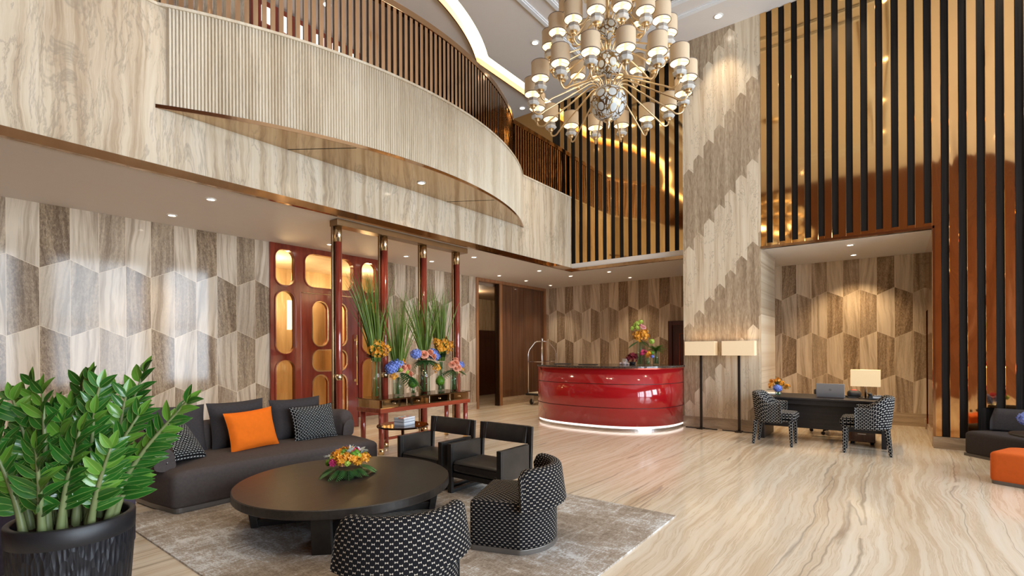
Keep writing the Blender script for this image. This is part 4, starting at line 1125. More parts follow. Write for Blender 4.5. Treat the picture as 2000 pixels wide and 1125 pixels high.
pillow('throw_pillow','black and white patterned pillow at the left end of the sofa', .46,.42,.15, M['hour_pillow'], (1.72,5.26,.555), .54, -.72, .10)
pillow('throw_pillow','black and white patterned pillow at the right end of the sofa', .53,.41,.15, M['hour_pillow'], (3.14,5.33,.575), -.02, -.28, -.02)

# ------------------------------------------------------------------ coffee table
ct = thing('coffee_table', 'large round black wood coffee table', 'coffee table', (2.418,3.611,RZ))
TZ = .34-RZ; TR = .845
b = MB(); b.lathe([(.001,TZ-.068),(TR-.006,TZ-.068),(TR,TZ-.062),(TR,TZ-.006),(TR-.006,TZ),(.001,TZ)], 96, sm=False); 
M['table_black'] = wood('black_stained_oak_table', (.016,.013,.011), (.034,.027,.022), (2,34,34), .36)
obj('table_top', b, M['table_black'], ct)
legs = [((1.885,3.10),(-.02,-.02)),((1.87,4.02),(-.035,.02)),((3.02,3.25),(.045,-.02)),((2.97,4.13),(.03,.03))]
for (x,y),(dx,dy) in legs:
    b = MB(); x -= 2.418; y -= 3.611
    w_, d_ = .028, .066
    aa = math.atan2(y, x); ca_, sa_ = math.cos(aa), math.sin(aa)
    lo = [b._p((x+sx*w_*ca_-sy*d_*sa_, y+sx*w_*sa_+sy*d_*ca_, 0)) for sx,sy in ((-1,-1),(1,-1),(1,1),(-1,1))]
    hi = [b._p((x+dx+sx*w_*ca_-sy*d_*sa_, y+dy+sx*w_*sa_+sy*d_*ca_, TZ-.068)) for sx,sy in ((-1,-1),(1,-1),(1,1),(-1,1))]
    for i in range(4): b.face((lo[i],lo[(i+1)%4],hi[(i+1)%4],hi[i]))
    b.face(lo[::-1]); b.face(hi)
    obj('leg', b, M['black_wood'], ct, bevel=.003)
for (p,q) in ((0,3),(1,2)):
    (x0,y0),(x1,y1) = legs[p][0], legs[q][0]
    d_ = math.hypot(x1-x0,y1-y0); b = MB().box(((x0+x1)/2-2.418,(y0+y1)/2-3.611,.03+.001*p), (d_,.09,.055+.002*p), math.atan2(y1-y0,x1-x0)); obj('stretcher', b, M['black_wood'], ct, bevel=.003)

# ------------------------------------------------------------------ leather armchairs (face -u)
ac = thing('armchair', 'black leather armchair with open back, the one beside the black patterned slipper chair', 'armchair', (3.68,3.11,RZ))
W2 = .31
for s_ in (-1,1):
    b = MB(); b.bb(-.215,.19,s_*W2-.022,s_*W2+.022,.19,.478); obj('arm_panel', b, M['leather'], ac, bevel=.006)
    b = MB(); b.bb(-.25,-.215,s_*W2-.026,s_*W2+.026,0,.478); obj('front_leg', b, M['black_wood'], ac, bevel=.003)
    b = MB(); y_ = s_*W2
    lo = [b._p((x,y_+dy,0)) for x,dy in ((.19,-.024),(.228,-.024),(.228,.024),(.19,.024))]
    hi = [b._p((x,y_+dy,.64)) for x,dy in ((.235,-.024),(.262,-.024),(.262,.024),(.235,.024))]
    for i in range(4): b.face((lo[i],lo[(i+1)%4],hi[(i+1)%4],hi[i]))
    b.face(lo[::-1]); b.face(hi); obj('back_leg', b, M['black_wood'], ac, bevel=.003)
    b = MB(); b.bb(-.215,.19,s_*W2-.02,s_*W2+.02,.002,.034); obj('runner', b, M['black_wood'], ac, bevel=.002)
b = MB(); b.bb(-.235,-.20,-W2+.026,W2-.026,.155,.20); b.bb(.17,.20,-W2+.026,W2-.026,.155,.20); b.bb(-.20,.17,-W2+.022,W2-.022,.17,.195); obj('seat_frame', b, M['black_wood'], ac, bevel=.003)
b = MB(); b.rbox((-.025,0,.258), (.43,.57,.115), .035, 4, 0, 0, .022, 4); obj('seat_cushion', b, M['leather'], ac)
b = MB(); b.grid(lambda u,v: (.215+.035*v-.012*math.sin(PI*u)*1.0-.01*math.sin(PI*v), (u-.5)*.57, .475+.165*v), 14, 6); b.grid(lambda u,v: (.245+.035*v-.004*math.sin(PI*u), (u-.5)*.57, .475+.165*v), 14, 6, 0, True, None, False, True)
for fz in (0,1): b.grid(lambda u,v: (.215+.035*fz-.012*math.sin(PI*u)*(1-v)-.004*math.sin(PI*u)*v+.03*v, (u-.5)*.57, .475+.165*fz), 14, 1, 0, False, None, False, fz == 0)
bk = obj('backrest', b, M['leather'], ac)
b = MB()
for s_ in (-1,1): b.box((.226,s_*.255,.5575), (.016,.035,.166), 0, 0, None, 0, .20)
obj('back_strap', b, M['leather'], bk, bevel=.004)
dup(ac, (3.68,3.86,RZ), None, 'black leather armchair with open back, the one nearer the console and glossy side table')

# ------------------------------------------------------------------ patterned slipper chairs (face +x locally)
def slipper(name_label, x, y, rz):
    t = thing('slipper_chair', name_label, 'armchair', (x,y,RZ), rz)
    AR = .335; XC = .10; AM = math.radians(67)
    arcp = [(XC-AR*math.cos(AM-2*AM*i/20), AR*math.sin(AM-2*AM*i/20)) for i in range(21)]
    poly = [(.335,.285)]+arcp+[(.335,-.285)]
    b = MB(); 
    pp = roundc(poly,.035)
    cx = -.02; m = len(pp)
    ks = [(1,.04,0),(1,.31,0)]
    per = [0]
    for i in range(m): per.append(per[-1]+math.hypot(pp[(i+1)%m][0]-pp[i][0], pp[(i+1)%m][1]-pp[i][1]))
    lev = [(.985,.035),(1,.06),(1.0,.15),(1.0,.25),(1.0,.315),(.985,.335),(.95,.348)]
    rr = [[b._p((cx+(x_-cx)*f, y_*f, z)) for x_,y_ in pp] for f,z in lev]
    for j in range(len(rr)-1):
        for i in range(m):
            b.face((rr[j][i],rr[j][(i+1)%m],rr[j+1][(i+1)%m],rr[j+1][i]), ((per[i],lev[j][1]),(per[i+1],lev[j][1]),(per[i+1],lev[j+1][1]),(per[i],lev[j+1][1])), 0, True)
    top = [(f,.348+.02*(1-f*f)) for f in (.8,.5,.2)]
    prev = rr[-1]; pf_ = .95
    for f,z in top:
        cur = [b._p((cx+(x_-cx)*f, y_*f, z)) for x_,y_ in pp]
        for i in range(m): b.face((prev[i],prev[(i+1)%m],cur[(i+1)%m],cur[i]), None, 0, True)
        prev = cur
    b.face(prev, None, 0, True); b.face(rr[0][::-1])
    obj('seat', b, M['hour'], t)
    b = MB(); b.prism([(cx+(x_-cx)*1.012, y_*1.012) for x_,y_ in pp], 0, .036); tag(obj('plinth', b, M['piping'], t, bevel=.004), 'grey plinth')
    path = [(XC-AR*math.cos(AM-2*AM*i/30), AR*math.sin(AM-2*AM*i/30)) for i in range(31)]
    def pf(s):
        e = min(s,1-s); k = min(1,e/.10)
        zt = .578-.02*(1-k)**2-.035*(1-min(1,e/.05))**2
        return rprof(-.07,.012,.30,zt,.040,6,.034)
    # outward is to the left of travel here, so travel reversed
    b = MB(); sweep(b, path[::-1], pf(.5), 0, True, pf); obj('backrest', b, M['hour'], t)
    b = MB(); b.tube([(-.06,-.297,.05),(-.06,-.299,.2),(-.06,-.297,.31)], .004, 6); obj('seam', b, M['rubber'], t)
    return t
slipper('black slipper chair with cream hourglass pattern seen from behind in the foreground', 1.725, 2.075, math.radians(64))
slipper('black slipper chair with cream hourglass pattern on the right edge of the rug', 2.935, 2.15, math.radians(113.7))

# ------------------------------------------------------------------ glossy side table with magazines
st = thing('side_table', 'round side table with glossy dark mirror top between sofa and armchair', 'side table', (3.90,4.67,RZ))
b = MB(); b.lathe([(.001,.478),(.30,.478),(.305,.484),(.305,.494),(.30,.50),(.001,.50)], 56, sm=False); tag(obj('table_top', b, mirror('dark_mirror_top',(.09,.05,.035),.04,.0), st), 'dark mirror top')
b = MB(); b.tube([(0,0,.02),(0,0,.478)], .018, 14); obj('stem', b, M['brass'], st)
b = MB(); b.lathe([(.001,0),(.2,0),(.2,.012),(.03,.022),(.001,.022)], 40); obj('base', b, M['brass'], st)
mg = [(.82,.83,.85),(.50,.51,.53),(.74,.76,.80),(.40,.42,.46),(.80,.80,.82),(.55,.60,.66)]
lbl = ['magazine with a colourful cover, topmost of the stack on the glossy side table','magazine second from the top of the stack on the glossy side table','magazine third from the top of the stack on the glossy side table','magazine fourth from the top of the stack on the glossy side table','magazine second from the bottom of the stack on the glossy side table','magazine lowest of the stack on the glossy side table']
def cover_mat():
    g = G('colourful_cover'); v = g.n('ShaderNodeTexVoronoi'); g.lk(g.tc(), v.inputs['Vector']); v.inputs['Scale'].default_value = 28
    h = g.sep(v.outputs['Color'])
    g.col(g.ramp(h[0], [(.1,(.75,.22,.16)),(.3,(.20,.45,.62)),(.5,(.85,.72,.5)),(.7,(.35,.62,.70)),(.9,(.85,.45,.35))])); g.set(rough=.25); return g.m
for i in range(6):
    z = .512+.0155*(5-i)
    t = thing('magazine', lbl[i], 'magazine', (3.92,4.66,z), .18+.02*((i*7) % 3-1), 'magazines stacked on the side table')
    b = MB(); b.bb(-.10,.10,-.075,.075,.002,.0135); obj('pages', b, plain('magazine_pages_%d' % i, mg[i], .6), t)
    b = MB(); b.bb(-.102,.102,-.0765,.0765,.0135,.0155); b.bb(-.102,.102,-.0765,.0765,0,.002); b.bb(-.1025,-.1,-.0765,.0765,.002,.0135); obj('cover', b, cover_mat() if i == 0 else plain('magazine_cover_%d' % i, tuple(c*.8 for c in mg[i]), .3), t)

# ------------------------------------------------------------------ plum pouf behind the planter
t = thing('pouf', 'plum grey upholstered pouf behind the big planter', 'pouf', (.45,4.62,0))
b = MB(); b.rbox((0,0,.25), (1.40,.72,.41), .035, 4); obj('cushion', b, M['plum'], t)
b = MB(); b.bb(-.66,.66,-.33,.33,0,.046); obj('plinth', b, M['piping'], t)

# ------------------------------------------------------------------ right lounge corner
rs = thing('lounge_sofa', 'charcoal upholstered sofa with low backrest at the right edge', 'sofa', (8.10,-1.30,0), math.atan2(-.204,-.224)+PI/2)
# local x runs to the right along the front, local y to the back
def local(root, p):
    d = Vector((p[0]-root.location.x, p[1]-root.location.y)); a = -root.rotation_euler.z
    return (d.x*math.cos(a)-d.y*math.sin(a), d.x*math.sin(a)+d.y*math.cos(a))
fl_ = local(rs,(8.72,-.717))
b = MB()
poly = [(8.72,-.717),(8.05,-1.327),(7.5,-1.95),(8.05,-2.45),(8.95,-1.75),(9.0,-1.0)]
rs.rotation_euler = (0,0,0)
pl = [(x-8.10,y+1.30) for x,y in poly]
def ccw(P_):
    a = sum(P_[i][0]*P_[(i+1)%len(P_)][1]-P_[(i+1)%len(P_)][0]*P_[i][1] for i in range(len(P_)))
    return P_ if a > 0 else P_[::-1]
b = MB(); crown(b, roundc(ccw(pl),.10), .035, .325, 0, .05, .02); obj('seat', b, M['charcoal'], rs)
b = MB(); b.prism([(x*.97,y*.97) for x,y in ccw(pl)], 0, .035); obj('plinth', b, M['piping'], rs)
b = MB(); path = [(8.60,-.93),(8.55,-1.35),(8.3,-1.85),(7.95,-2.2)]
path = [(8.90,-1.02),(8.78,-1.45),(8.50,-1.88),(8.1,-2.3)]
def pf2(s):
    e = min(s,1-s); k = min(1, e/.022)**.5
    return rprof(-.15,.0,.335,.50+.12*k,.03)
sweep(b, spline([(x-8.10,y+1.30) for x,y in path],8)[::-1], pf2(.5), 0, True, pf2); obj('backrest', b, M['charcoal'], rs)
ot = thing('ottoman', 'orange upholstered ottoman in the right foreground', 'ottoman', (7.0,-1.42,0), 0)
po = [(7.059,-.78),(6.86,-1.25),(6.6,-1.95),(7.35,-2.05),(7.55,-1.55),(7.50,-.98)]
pl = roundc(ccw([(x-7.0,y+1.42) for x,y in po]),.07)
b = MB(); crown(b, pl, .035, .33, 0, .035, .012); obj('cushion', b, M['orange_pouf'], ot)
b = MB(); b.prism([(x*.985,y*.985) for x,y in pl], 0, .037); tag(obj('plinth', b, M['piping'], ot), 'grey plinth')
t = thing('side_table', 'round black side table between the charcoal sofa and the orange ottoman', 'side table', (7.78,-1.30,0))
b = MB(); b.lathe([(.001,.425),(.27,.425),(.275,.43),(.275,.445),(.27,.45),(.001,.45)], 48, sm=False); obj('table_top', b, M['black_wood'], t)
b = MB(); b.lathe([(.13,0),(.13,.425)], 40, cap0=True); obj('drum_base', b, M['black_wood'], t)
# ------------------------------------------------------------------ console with posts
cn = thing('display_console', 'tall red post display console with mirrored drawers in front of the red door', 'console', (5.0,5.85,0))
def cl(b): b.M = Matrix.Translation((-5.0,-5.85,0)); return b
b = cl(MB()); b.bb(3.73,6.235,5.75,5.93,3.055,ZC-.002); obj('top_beam', b, plain('bronze_painted_beam',(.30,.18,.085),.3,.7), cn, bevel=.004)
for i,u in enumerate((3.80,4.555,5.315,6.065)):
    zb = 0 if i < 2 else .135
    b = cl(MB()); b.tube([(u,5.84,zb+.075),(u,5.84,2.85)], .046, 24); pst = obj('post', b, M['post_red'], cn)
    b = cl(MB()); b.tube([(u,5.84,2.85),(u,5.84,3.055)], .047, 24); tag(obj('post_cap', b, M['brass_pale'], pst), 'pale gold cap of the post')
    b = cl(MB()); b.tube([(u,5.84,1.01),(u,5.84,1.09)], .0475, 24); obj('post_band', b, M['brass_pale'], pst)
    b = cl(MB()); b.tube([(u,5.84,zb),(u,5.84,zb+.075)], .0465, 24); tag(obj('post_foot', b, M['brass'], pst), 'brass foot of the post')
    b = cl(MB()); b.bb(u-.072,u-.030,5.862,5.90,zb,3.055); obj('post_back_plate', b, mirror('dark_bronze_plate',(.30,.19,.10),.2,.2,4), pst, bevel=.003)
M['mirror_drawer'] = mirror('bronze_mirror_drawer', (.55,.37,.20), .04, .0)
TZC = .748
b = cl(MB()); b.bb(4.125,5.90,5.395,5.94,TZC-.014,TZC); tag(obj('table_top', b, mirror('dark_glossy_top',(.22,.13,.075),.06,.0), cn, bevel=.003), 'dark glossy top')
b = cl(MB()); b.bb(4.155,5.865,5.425,5.92,.62,TZC-.014); obj('drawer_case', b, M['mirror_drawer'], cn)
b = cl(MB()); b.bb(4.135,5.89,5.40,5.935,.56,.62); obj('apron_rail', b, M['mahogany_x'], cn, bevel=.005)
for i in range(4):
    x0 = 4.165+.4265*i
    b = cl(MB()); b.bb(x0,x0+.418,5.408,5.425,.628,TZC-.018); d_ = obj('drawer', b, M['mirror_drawer'], cn, bevel=.003)
    b = cl(MB()); b.ball((x0+.209,5.396,.68), .012, 12, 8); b.tube([(x0+.209,5.396,.68),(x0+.209,5.411,.68)], .006, 8); obj('knob', b, M['brass_pale'], d_)
for (x,y) in ((4.185,5.45),(5.835,5.45),(4.205,5.88),(5.835,5.88)):
    b = cl(MB()); b.tube([(x,y,.085),(x,y,.56)], .036, 20); lg = obj('leg', b, M['post_red'], cn)
    b = cl(MB()); b.tube([(x,y,0),(x,y,.085)], .0365, 20); tag(obj('leg_foot', b, M['brass'], lg), 'brass foot of the leg')
b = cl(MB()); b.bb(4.56,6.07,5.82,5.86,.10,.14); obj('stretcher', b, M['mahogany_x'], cn, bevel=.004)
b = cl(MB()); b.tube([(4.185,5.45,.15),(4.555,5.82,.13)], .014, 8); obj('tie_rod', b, M['brass'], cn)

# ------------------------------------------------------------------ flower making
M['leaf'] = None
def leafmat(name, c1, c2, rough=.45, sub=.0):
    g = G(name); n = g.noise(g.tc(), 9, 3)
    g.col(g.mix(n, c1, c2)); g.set(rough=rough, spec=.4); return g.m
M['grass'] = leafmat('steel_grass_green', (.045,.115,.014), (.22,.30,.05))
M['fern'] = leafmat('fern_green', (.02,.085,.022), (.07,.19,.045))
M['darkleaf'] = leafmat('dark_foliage', (.012,.035,.010), (.04,.09,.022))
M['moss'] = leafmat('moss_green', (.05,.16,.008), (.16,.36,.025))
M['lime'] = leafmat('lime_green_petals', (.28,.46,.04), (.55,.68,.14))
M['orange_fl'] = leafmat('orange_orchid_petals', (.72,.26,.01), (.90,.45,.05))
M['peach'] = leafmat('peach_rose_petals', (.82,.30,.18), (.93,.52,.36))
M['pink'] = leafmat('pink_petals', (.80,.28,.32), (.93,.60,.58))
M['magenta'] = leafmat('magenta_petals', (.42,.02,.10), (.72,.06,.20))
M['blue'] = leafmat('blue_hydrangea_petals', (.10,.17,.62), (.28,.38,.85))
M['silver'] = leafmat('silver_leaf', (.42,.48,.45), (.72,.77,.72))
M['deep_red'] = leafmat('deep_red_orchid', (.20,.012,.03), (.42,.04,.07))
M['white_fl'] = leafmat('white_pebble', (.75,.72,.70), (.88,.80,.78))
M['stemg'] = leafmat('cut_stem_green', (.10,.18,.05), (.24,.32,.10))
M['vase_glass'] = glass('vase_glass', (.93,.97,.96), 1.45)
M['water'] = glass('vase_water', (.86,.91,.86), 1.2, .05)
def basis(n):
    n = Vector(n).normalized(); a = n.orthogonal().normalized(); return n, a, n.cross(a)
def leaf(b, p, d, L, W, droop=.2, mi=0, n=5, fold=.15, up=None, tip=1.0):
    d = Vector(d).normalized(); p = Vector(p)
    up = Vector(up) if up else Vector((0,0,1))
    s = d.cross(up); s = s.normalized() if s.length > 1e-4 else d.orthogonal().normalized()
    nn = s.cross(d)
    rows = []
    for i in range(n+1):
        t = i/n; w = W*max(.03, math.sin(PI*min(1,t**.75*.97+.03)))**tip
        c = p+d*L*t-Vector((0,0,1))*droop*L*t*t
        rows.append((b._p(c-s*w/2+nn*fold*w), b._p(c), b._p(c+s*w/2+nn*fold*w)))
    for i in range(n):
        for k in (0,1): b.face((rows[i][k],rows[i][k+1],rows[i+1][k+1],rows[i+1][k]), None, mi, True)
def blade(b, p, d, L, W, droop=.1, mi=0, n=7, tw=None):
    d = Vector(d).normalized(); p = Vector(p); a = rnd.uniform(0,PI)
    s = d.orthogonal().normalized(); s = (s*math.cos(a)+d.cross(s)*math.sin(a))
    hz = Vector((d.x,d.y,0)); hz = hz.normalized() if hz.length > .02 else Vector((math.cos(a),math.sin(a),0))
    rows = []
    for i in range(n+1):
        t = i/n; w = W*(1-t)**.6*(1 if t > .05 else .7)+.0008
        c = p+d*L*t+hz*droop*L*t**2.5-Vector((0,0,1))*droop*L*.55*t**3
        rows.append((b._p(c-s*w/2), b._p(c+s*w/2)))
    for i in range(n): b.face((rows[i][0],rows[i][1],rows[i+1][1],rows[i+1][0]), None, mi, True)
def floret(b, c, nrm, r, k=5, mi=0, cup=.3, wid=.55, mic=None):
    n, a, e = basis(nrm); c = Vector(c); o = rnd.uniform(0,6.28)
    for i in range(k):
        t = o+2*PI*i/k; dr = a*math.cos(t)+e*math.sin(t); sd = n.cross(dr)
        q = [c, c+dr*r*.55+sd*r*wid*.5+n*r*cup*.35, c+dr*r+n*r*cup, c+dr*r*.55-sd*r*wid*.5+n*r*cup*.35]
        b.face([b._p(x) for x in q], None, mi, False)
    if mic is not None:
        b.ball(c+n*r*.12, r*.16, 6, 4, mic)
def rose(b, c, r, nrm, mi=0):
    n, a, e = basis(nrm); c = Vector(c)
    for lay,(k,rr,op,h) in enumerate(((3,.38,.25,.55),(4,.62,.55,.42),(5,.85,.85,.25),(6,1.0,1.15,.05))):
        o = rnd.uniform(0,6)
        for i in range(k):
            t0 = o+2*PI*i/k; sp = 2*PI/k*.72
            g_ = []
            for v in range(4):
                for u in range(4):
                    t = t0+(u/3-.5)*2*sp*(.6+.4*v/3)
                    f = v/3; rad = rr*r*(.35+.65*f**.6)+.10*r*op*f**3
                    z = (-.55+h+.75*f-.12*(2*u/3-1)**2*f)*r-(op*.35*r*f**4)
                    g_.append(b._p(c+(a*math.cos(t)+e*math.sin(t))*rad+n*z))
            for v in range(3):
                for u in range(3): b.face((g_[v*4+u],g_[v*4+u+1],g_[v*4+u+5],g_[v*4+u+4]), None, mi, True)
def hydrangea(b, c, r, n=70, mi=0, sz=.24, squash=.85):
    c = Vector(c)
    for i in range(n):
        z = 1-2*(i+.5)/n; t = i*2.399963
        q = math.sqrt(max(0,1-z*z)); d = Vector((q*math.cos(t),q*math.sin(t),z))
        j = 1+rnd.uniform(-.08,.08)
        floret(b, c+Vector((d.x,d.y,d.z*squash))*r*j, d+Vector((rnd.uniform(-.3,.3),rnd.uniform(-.3,.3),rnd.uniform(-.3,.3))), r*sz*rnd.uniform(.85,1.15), 4, mi, .15, .95)
    b.ball(c, r*.78, 12, 8, mi, squash)
def orchids(b, c, r, n=26, mi=0, sz=.018, mic=None, up=.3):
    c = Vector(c)
    for i in range(int(n*1.35)):
        d = Vector((rnd.gauss(0,1),rnd.gauss(0,1),rnd.gauss(up,.8))).normalized()
        p = c+d*r*rnd.uniform(.55,1.12); floret(b, p, d, sz*1.3*rnd.uniform(.8,1.2), 5, mi, .25, .65, mic)
def frond(b, p, d, L, W, droop=.4, mi=0, n=11):
    d = Vector(d).normalized(); p = Vector(p); s = d.cross(Vector((0,0,1)))
    s = s.normalized() if s.length > 1e-3 else Vector((1,0,0))
    pts = []
    for i in range(n+1):
        t = i/n; c = p+d*L*t-Vector((0,0,1))*droop*L*t*t; pts.append(c)
    b.tube(pts, .0016, 4, mi, False)
    for i in range(1,n):
        t = i/n; w = W*math.sin(PI*(t*.85+.12)); dd = (pts[i+1]-pts[i]).normalized()
        for sg in (-1,1): leaf(b, pts[i], s*sg+dd*.55, w, w*.32, .15, mi, 3, .1)
def mball(b, c, r, n=160, mi=0):
    c = Vector(c); b.ball(c, r*.85, 12, 8, mi)
    for i in range(n):
        z = 1-1.6*(i+.5)/n; t = i*2.399963; q = math.sqrt(max(0,1-z*z)); d = Vector((q*math.cos(t),q*math.sin(t),z))
        leaf(b, c+d*r*.78, d+Vector((rnd.uniform(-.4,.4),rnd.uniform(-.4,.4),rnd.uniform(-.4,.4))), r*.32, r*.14, .0, mi, 2, .1)
def vase(t, r, h, wl=.62, stems=10, r_top=None):
    b = MB(); rt = r_top or r
    b.lathe([(.001,0),(r,0),(rt,h),(rt-.004,h),(r-.004,.014),(.001,.014)], 32)
    v = obj('vase', b, M['vase_glass'], t)
    b = MB(); b.lathe([(.001,.015),(r-.005,.015),(r+(rt-r)*wl-.005,h*wl),(.001,h*wl)], 28); obj('water', b, M['water'], v)
    b = MB()
    for i in range(stems):
        a = rnd.uniform(0,6.28); q = rnd.uniform(.1,.75)*r; a2 = a+rnd.uniform(1.5,4)
        b.tube([(q*math.cos(a),q*math.sin(a),.02),(q*.6*math.cos(a2),q*.6*math.sin(a2),h*1.02)], rnd.uniform(.003,.006), 6)
    obj('stems', b, M['stemg'], t)
    return v
def bunch(t, name, n, fn, m, kind=None):
    b = MB(); fn(b); o = obj(name, b, m, t)
    if kind: o['kind'] = kind
    return o
def grass(t, z, n, L, W=.011, spread=.25, lean=(0,0), r=.05, droop=.12):
    b = MB()
    for i in range(n):
        a = rnd.uniform(0,2*PI); q = abs(rnd.gauss(0,.55))*spread
        d = Vector((lean[0]+q*math.cos(a), lean[1]+q*math.sin(a), 1))
        rr = r*math.sqrt(rnd.random())
        blade(b, (rr*math.cos(a),rr*math.sin(a),z-.02), d, L*rnd.uniform(.62,1.05), W*rnd.uniform(.6,1.2), droop*rnd.uniform(.2,1.6))
    o = obj('grass_blades', b, M['grass'], t); o['kind'] = 'stuff'; return o

GR = 'flower arrangements on the console'
VZ = TZC
# tall vase, orange orchids, the leftmost
t = thing('flower_arrangement', 'tall glass vase with orange orchids and the tallest steel grass, leftmost on the console', 'flower arrangement', (4.314,5.72,VZ), 0, GR)
vase(t, .070, .57, .45)
for k,(x,y,z,r,n) in enumerate(((-.09,-.04,.66,.065,22),(.0,-.03,.74,.08,30),(.11,-.05,.67,.07,26),(.02,-.07,.62,.06,20),(.05,.05,.68,.07,20),(-.05,-.06,.60,.05,14))):
    bunch(t, 'orchid_spray', 1, lambda b: orchids(b,(x*1.1,y,z),r*1.15,int(n*1.2),0,.021), M['orange_fl'])
def dk(b):
    for i in range(46):
        a = rnd.uniform(0,6.28); leaf(b,(.02*math.cos(a),.02*math.sin(a),.54),(math.cos(a),math.sin(a),rnd.uniform(.2,1.6)),rnd.uniform(.11,.19),.042,.3)
bunch(t, 'foliage', 1, dk, M['darkleaf'], 'stuff')
grass(t, .52, 140, 1.32, .019, .20, (-.10,.0), .06, .10)
# low round bouquet
t = thing('flower_arrangement', 'wide glass vase with blue hydrangea and peach roses, second from the left on the console', 'flower arrangement', (4.69,5.71,VZ), 0, GR)
vase(t, .082, .26, .7)
for (x,y,z,r) in ((-.13,-.03,.40,.075),(-.02,.0,.45,.085),(-.06,.07,.42,.07)): bunch(t,'hydrangea',1,lambda b: hydrangea(b,(x*1.1,y,z),r*1.2), M['blue'])
for (x,y,z,r) in ((.02,-.10,.40,.055),(.12,-.07,.41,.055),(.13,-.10,.31,.05),(.06,-.03,.46,.05)): bunch(t,'rose',1,lambda b: rose(b,(x*1.1,y,z),r*1.18,(x,y-.05,.08)), M['peach'])
for (x,y,z) in ((-.05,-.11,.37),(.07,-.11,.34),(.0,-.06,.46)): bunch(t,'chrysanthemum',1,lambda b: hydrangea(b,(x,y,z),.032,34,0,.4), M['lime'])
for (x,y,z) in ((-.14,-.08,.28),(.03,-.05,.48)): bunch(t,'orchid_spray',1,lambda b: orchids(b,(x,y,z),.05,14,0,.02), M['orange_fl'])
for (dx,dy,L) in ((-.2,-.8,.28),(.15,-.8,.28),(.8,-.3,.30),(.0,-.6,.22),(.5,-.7,.25)): bunch(t,'fern_leaf',1,lambda b: frond(b,(.02,-.03,.33),(dx,dy,-.1),L*1.15,.10,.7), M['fern'])
grass(t, .36, 110, 1.20, .017, .24, (.0,.0), .07, .10)
# middle tall bouquet
t = thing('flower_arrangement', 'tall glass vase with peach roses between two blue hydrangeas, in the middle of the console', 'flower arrangement', (5.19,5.70,VZ), 0, GR)
vase(t, .085, .50, .5)
for (x,y,z,r) in ((-.17,-.02,.60,.07),(.15,.0,.60,.075),(.19,-.03,.56,.06)): bunch(t,'hydrangea',1,lambda b: hydrangea(b,(x*1.1,y,z),r*1.2), M['blue'])
for (x,y,z,r) in ((-.07,-.08,.60,.058),(.05,-.08,.62,.055),(.10,-.09,.56,.052),(.02,-.02,.65,.05)): bunch(t,'rose',1,lambda b: rose(b,(x*1.1,y,z),r*1.18,(x,y-.05,.1)), M['peach'])
def dk2(b):
    for i in range(60):
        a = rnd.uniform(0,6.28); leaf(b,(.03*math.cos(a),.03*math.sin(a),.48),(math.cos(a),math.sin(a),rnd.uniform(-.1,.7)),rnd.uniform(.10,.18),.035,.5)
bunch(t, 'foliage', 1, dk2, M['darkleaf'], 'stuff')
for (dx,dy,L) in ((-1,-.2,.28),(-.8,-.6,.28),(.9,-.4,.28),(.2,-.9,.22),(1,.2,.26)): bunch(t,'fern_leaf',1,lambda b: frond(b,(0,0,.50),(dx,dy,.1),L*1.15,.10,.55), M['fern'])
bunch(t,'orchid_spray',1,lambda b: orchids(b,(.16,-.10,.38),.07,22,0,.02), M['orange_fl'])
grass(t, .55, 110, 1.12, .017, .30, (-.05,.0), .06, .12)
# back right orange vase
t = thing('flower_arrangement', 'tall glass vase with orange orchids and grass at the back right of the console', 'flower arrangement', (5.68,5.84,VZ), 0, GR)
vase(t, .06, .46, .4)
for (x,y,z,r,n) in ((-.10,-.03,.76,.08,30),(.02,-.03,.80,.09,36),(.12,-.04,.72,.08,28),(.02,-.07,.68,.07,24),(-.06,-.05,.68,.06,20)): bunch(t, 'orchid_spray', 1, lambda b: orchids(b,(x*1.1,y,z),r*1.15,int(n*1.2),0,.022), M['orange_fl'])
bunch(t, 'foliage', 1, dk, M['darkleaf'], 'stuff')
grass(t, .50, 130, 1.25, .018, .18, (-.02,.0), .06, .10)
# right front low bouquet
t = thing('flower_arrangement', 'glass vase with peach roses and one blue hydrangea at the right end of the console', 'flower arrangement', (5.79,5.66,VZ), 0, GR)
vase(t, .062, .35, .6)
bunch(t,'hydrangea',1,lambda b: hydrangea(b,(.10,-.03,.41),.078), M['blue'])
for (x,y,z,r) in ((-.08,-.05,.43,.052),(-.01,-.07,.45,.055),(.02,-.09,.38,.05),(-.03,-.09,.36,.045),(.03,-.02,.50,.045)): bunch(t,'rose',1,lambda b: rose(b,(x*1.1,y,z),r*1.18,(x,y-.05,.1)), M['peach'])
for (dx,dy,L) in ((-1,-.3,.30),(-.7,-.7,.26),(-.9,.2,.28),(.8,-.5,.18)): bunch(t,'fern_leaf',1,lambda b: frond(b,(0,0,.33),(dx,dy,.1),L*1.15,.10,.55), M['fern'])
bunch(t,'orchid_spray',1,lambda b: orchids(b,(.09,-.08,.33),.04,10,0,.018), M['orange_fl'])
# moss balls
def mossvase(x,y,l):
    t = thing('moss_ball_vase', l, 'vase', (x,y,VZ), 0, 'small vases with moss balls on the console')
    vase(t, .032, .12, .5, 6, .04)
    bunch(t,'moss_ball',1,lambda b: mball(b,(0,0,.165),.085), M['moss'])
mossvase(4.93,5.67,'small glass with a green moss ball, left of the middle vase on the console')
mossvase(5.52,5.70,'small glass with a green moss ball, right of the middle vase on the console')

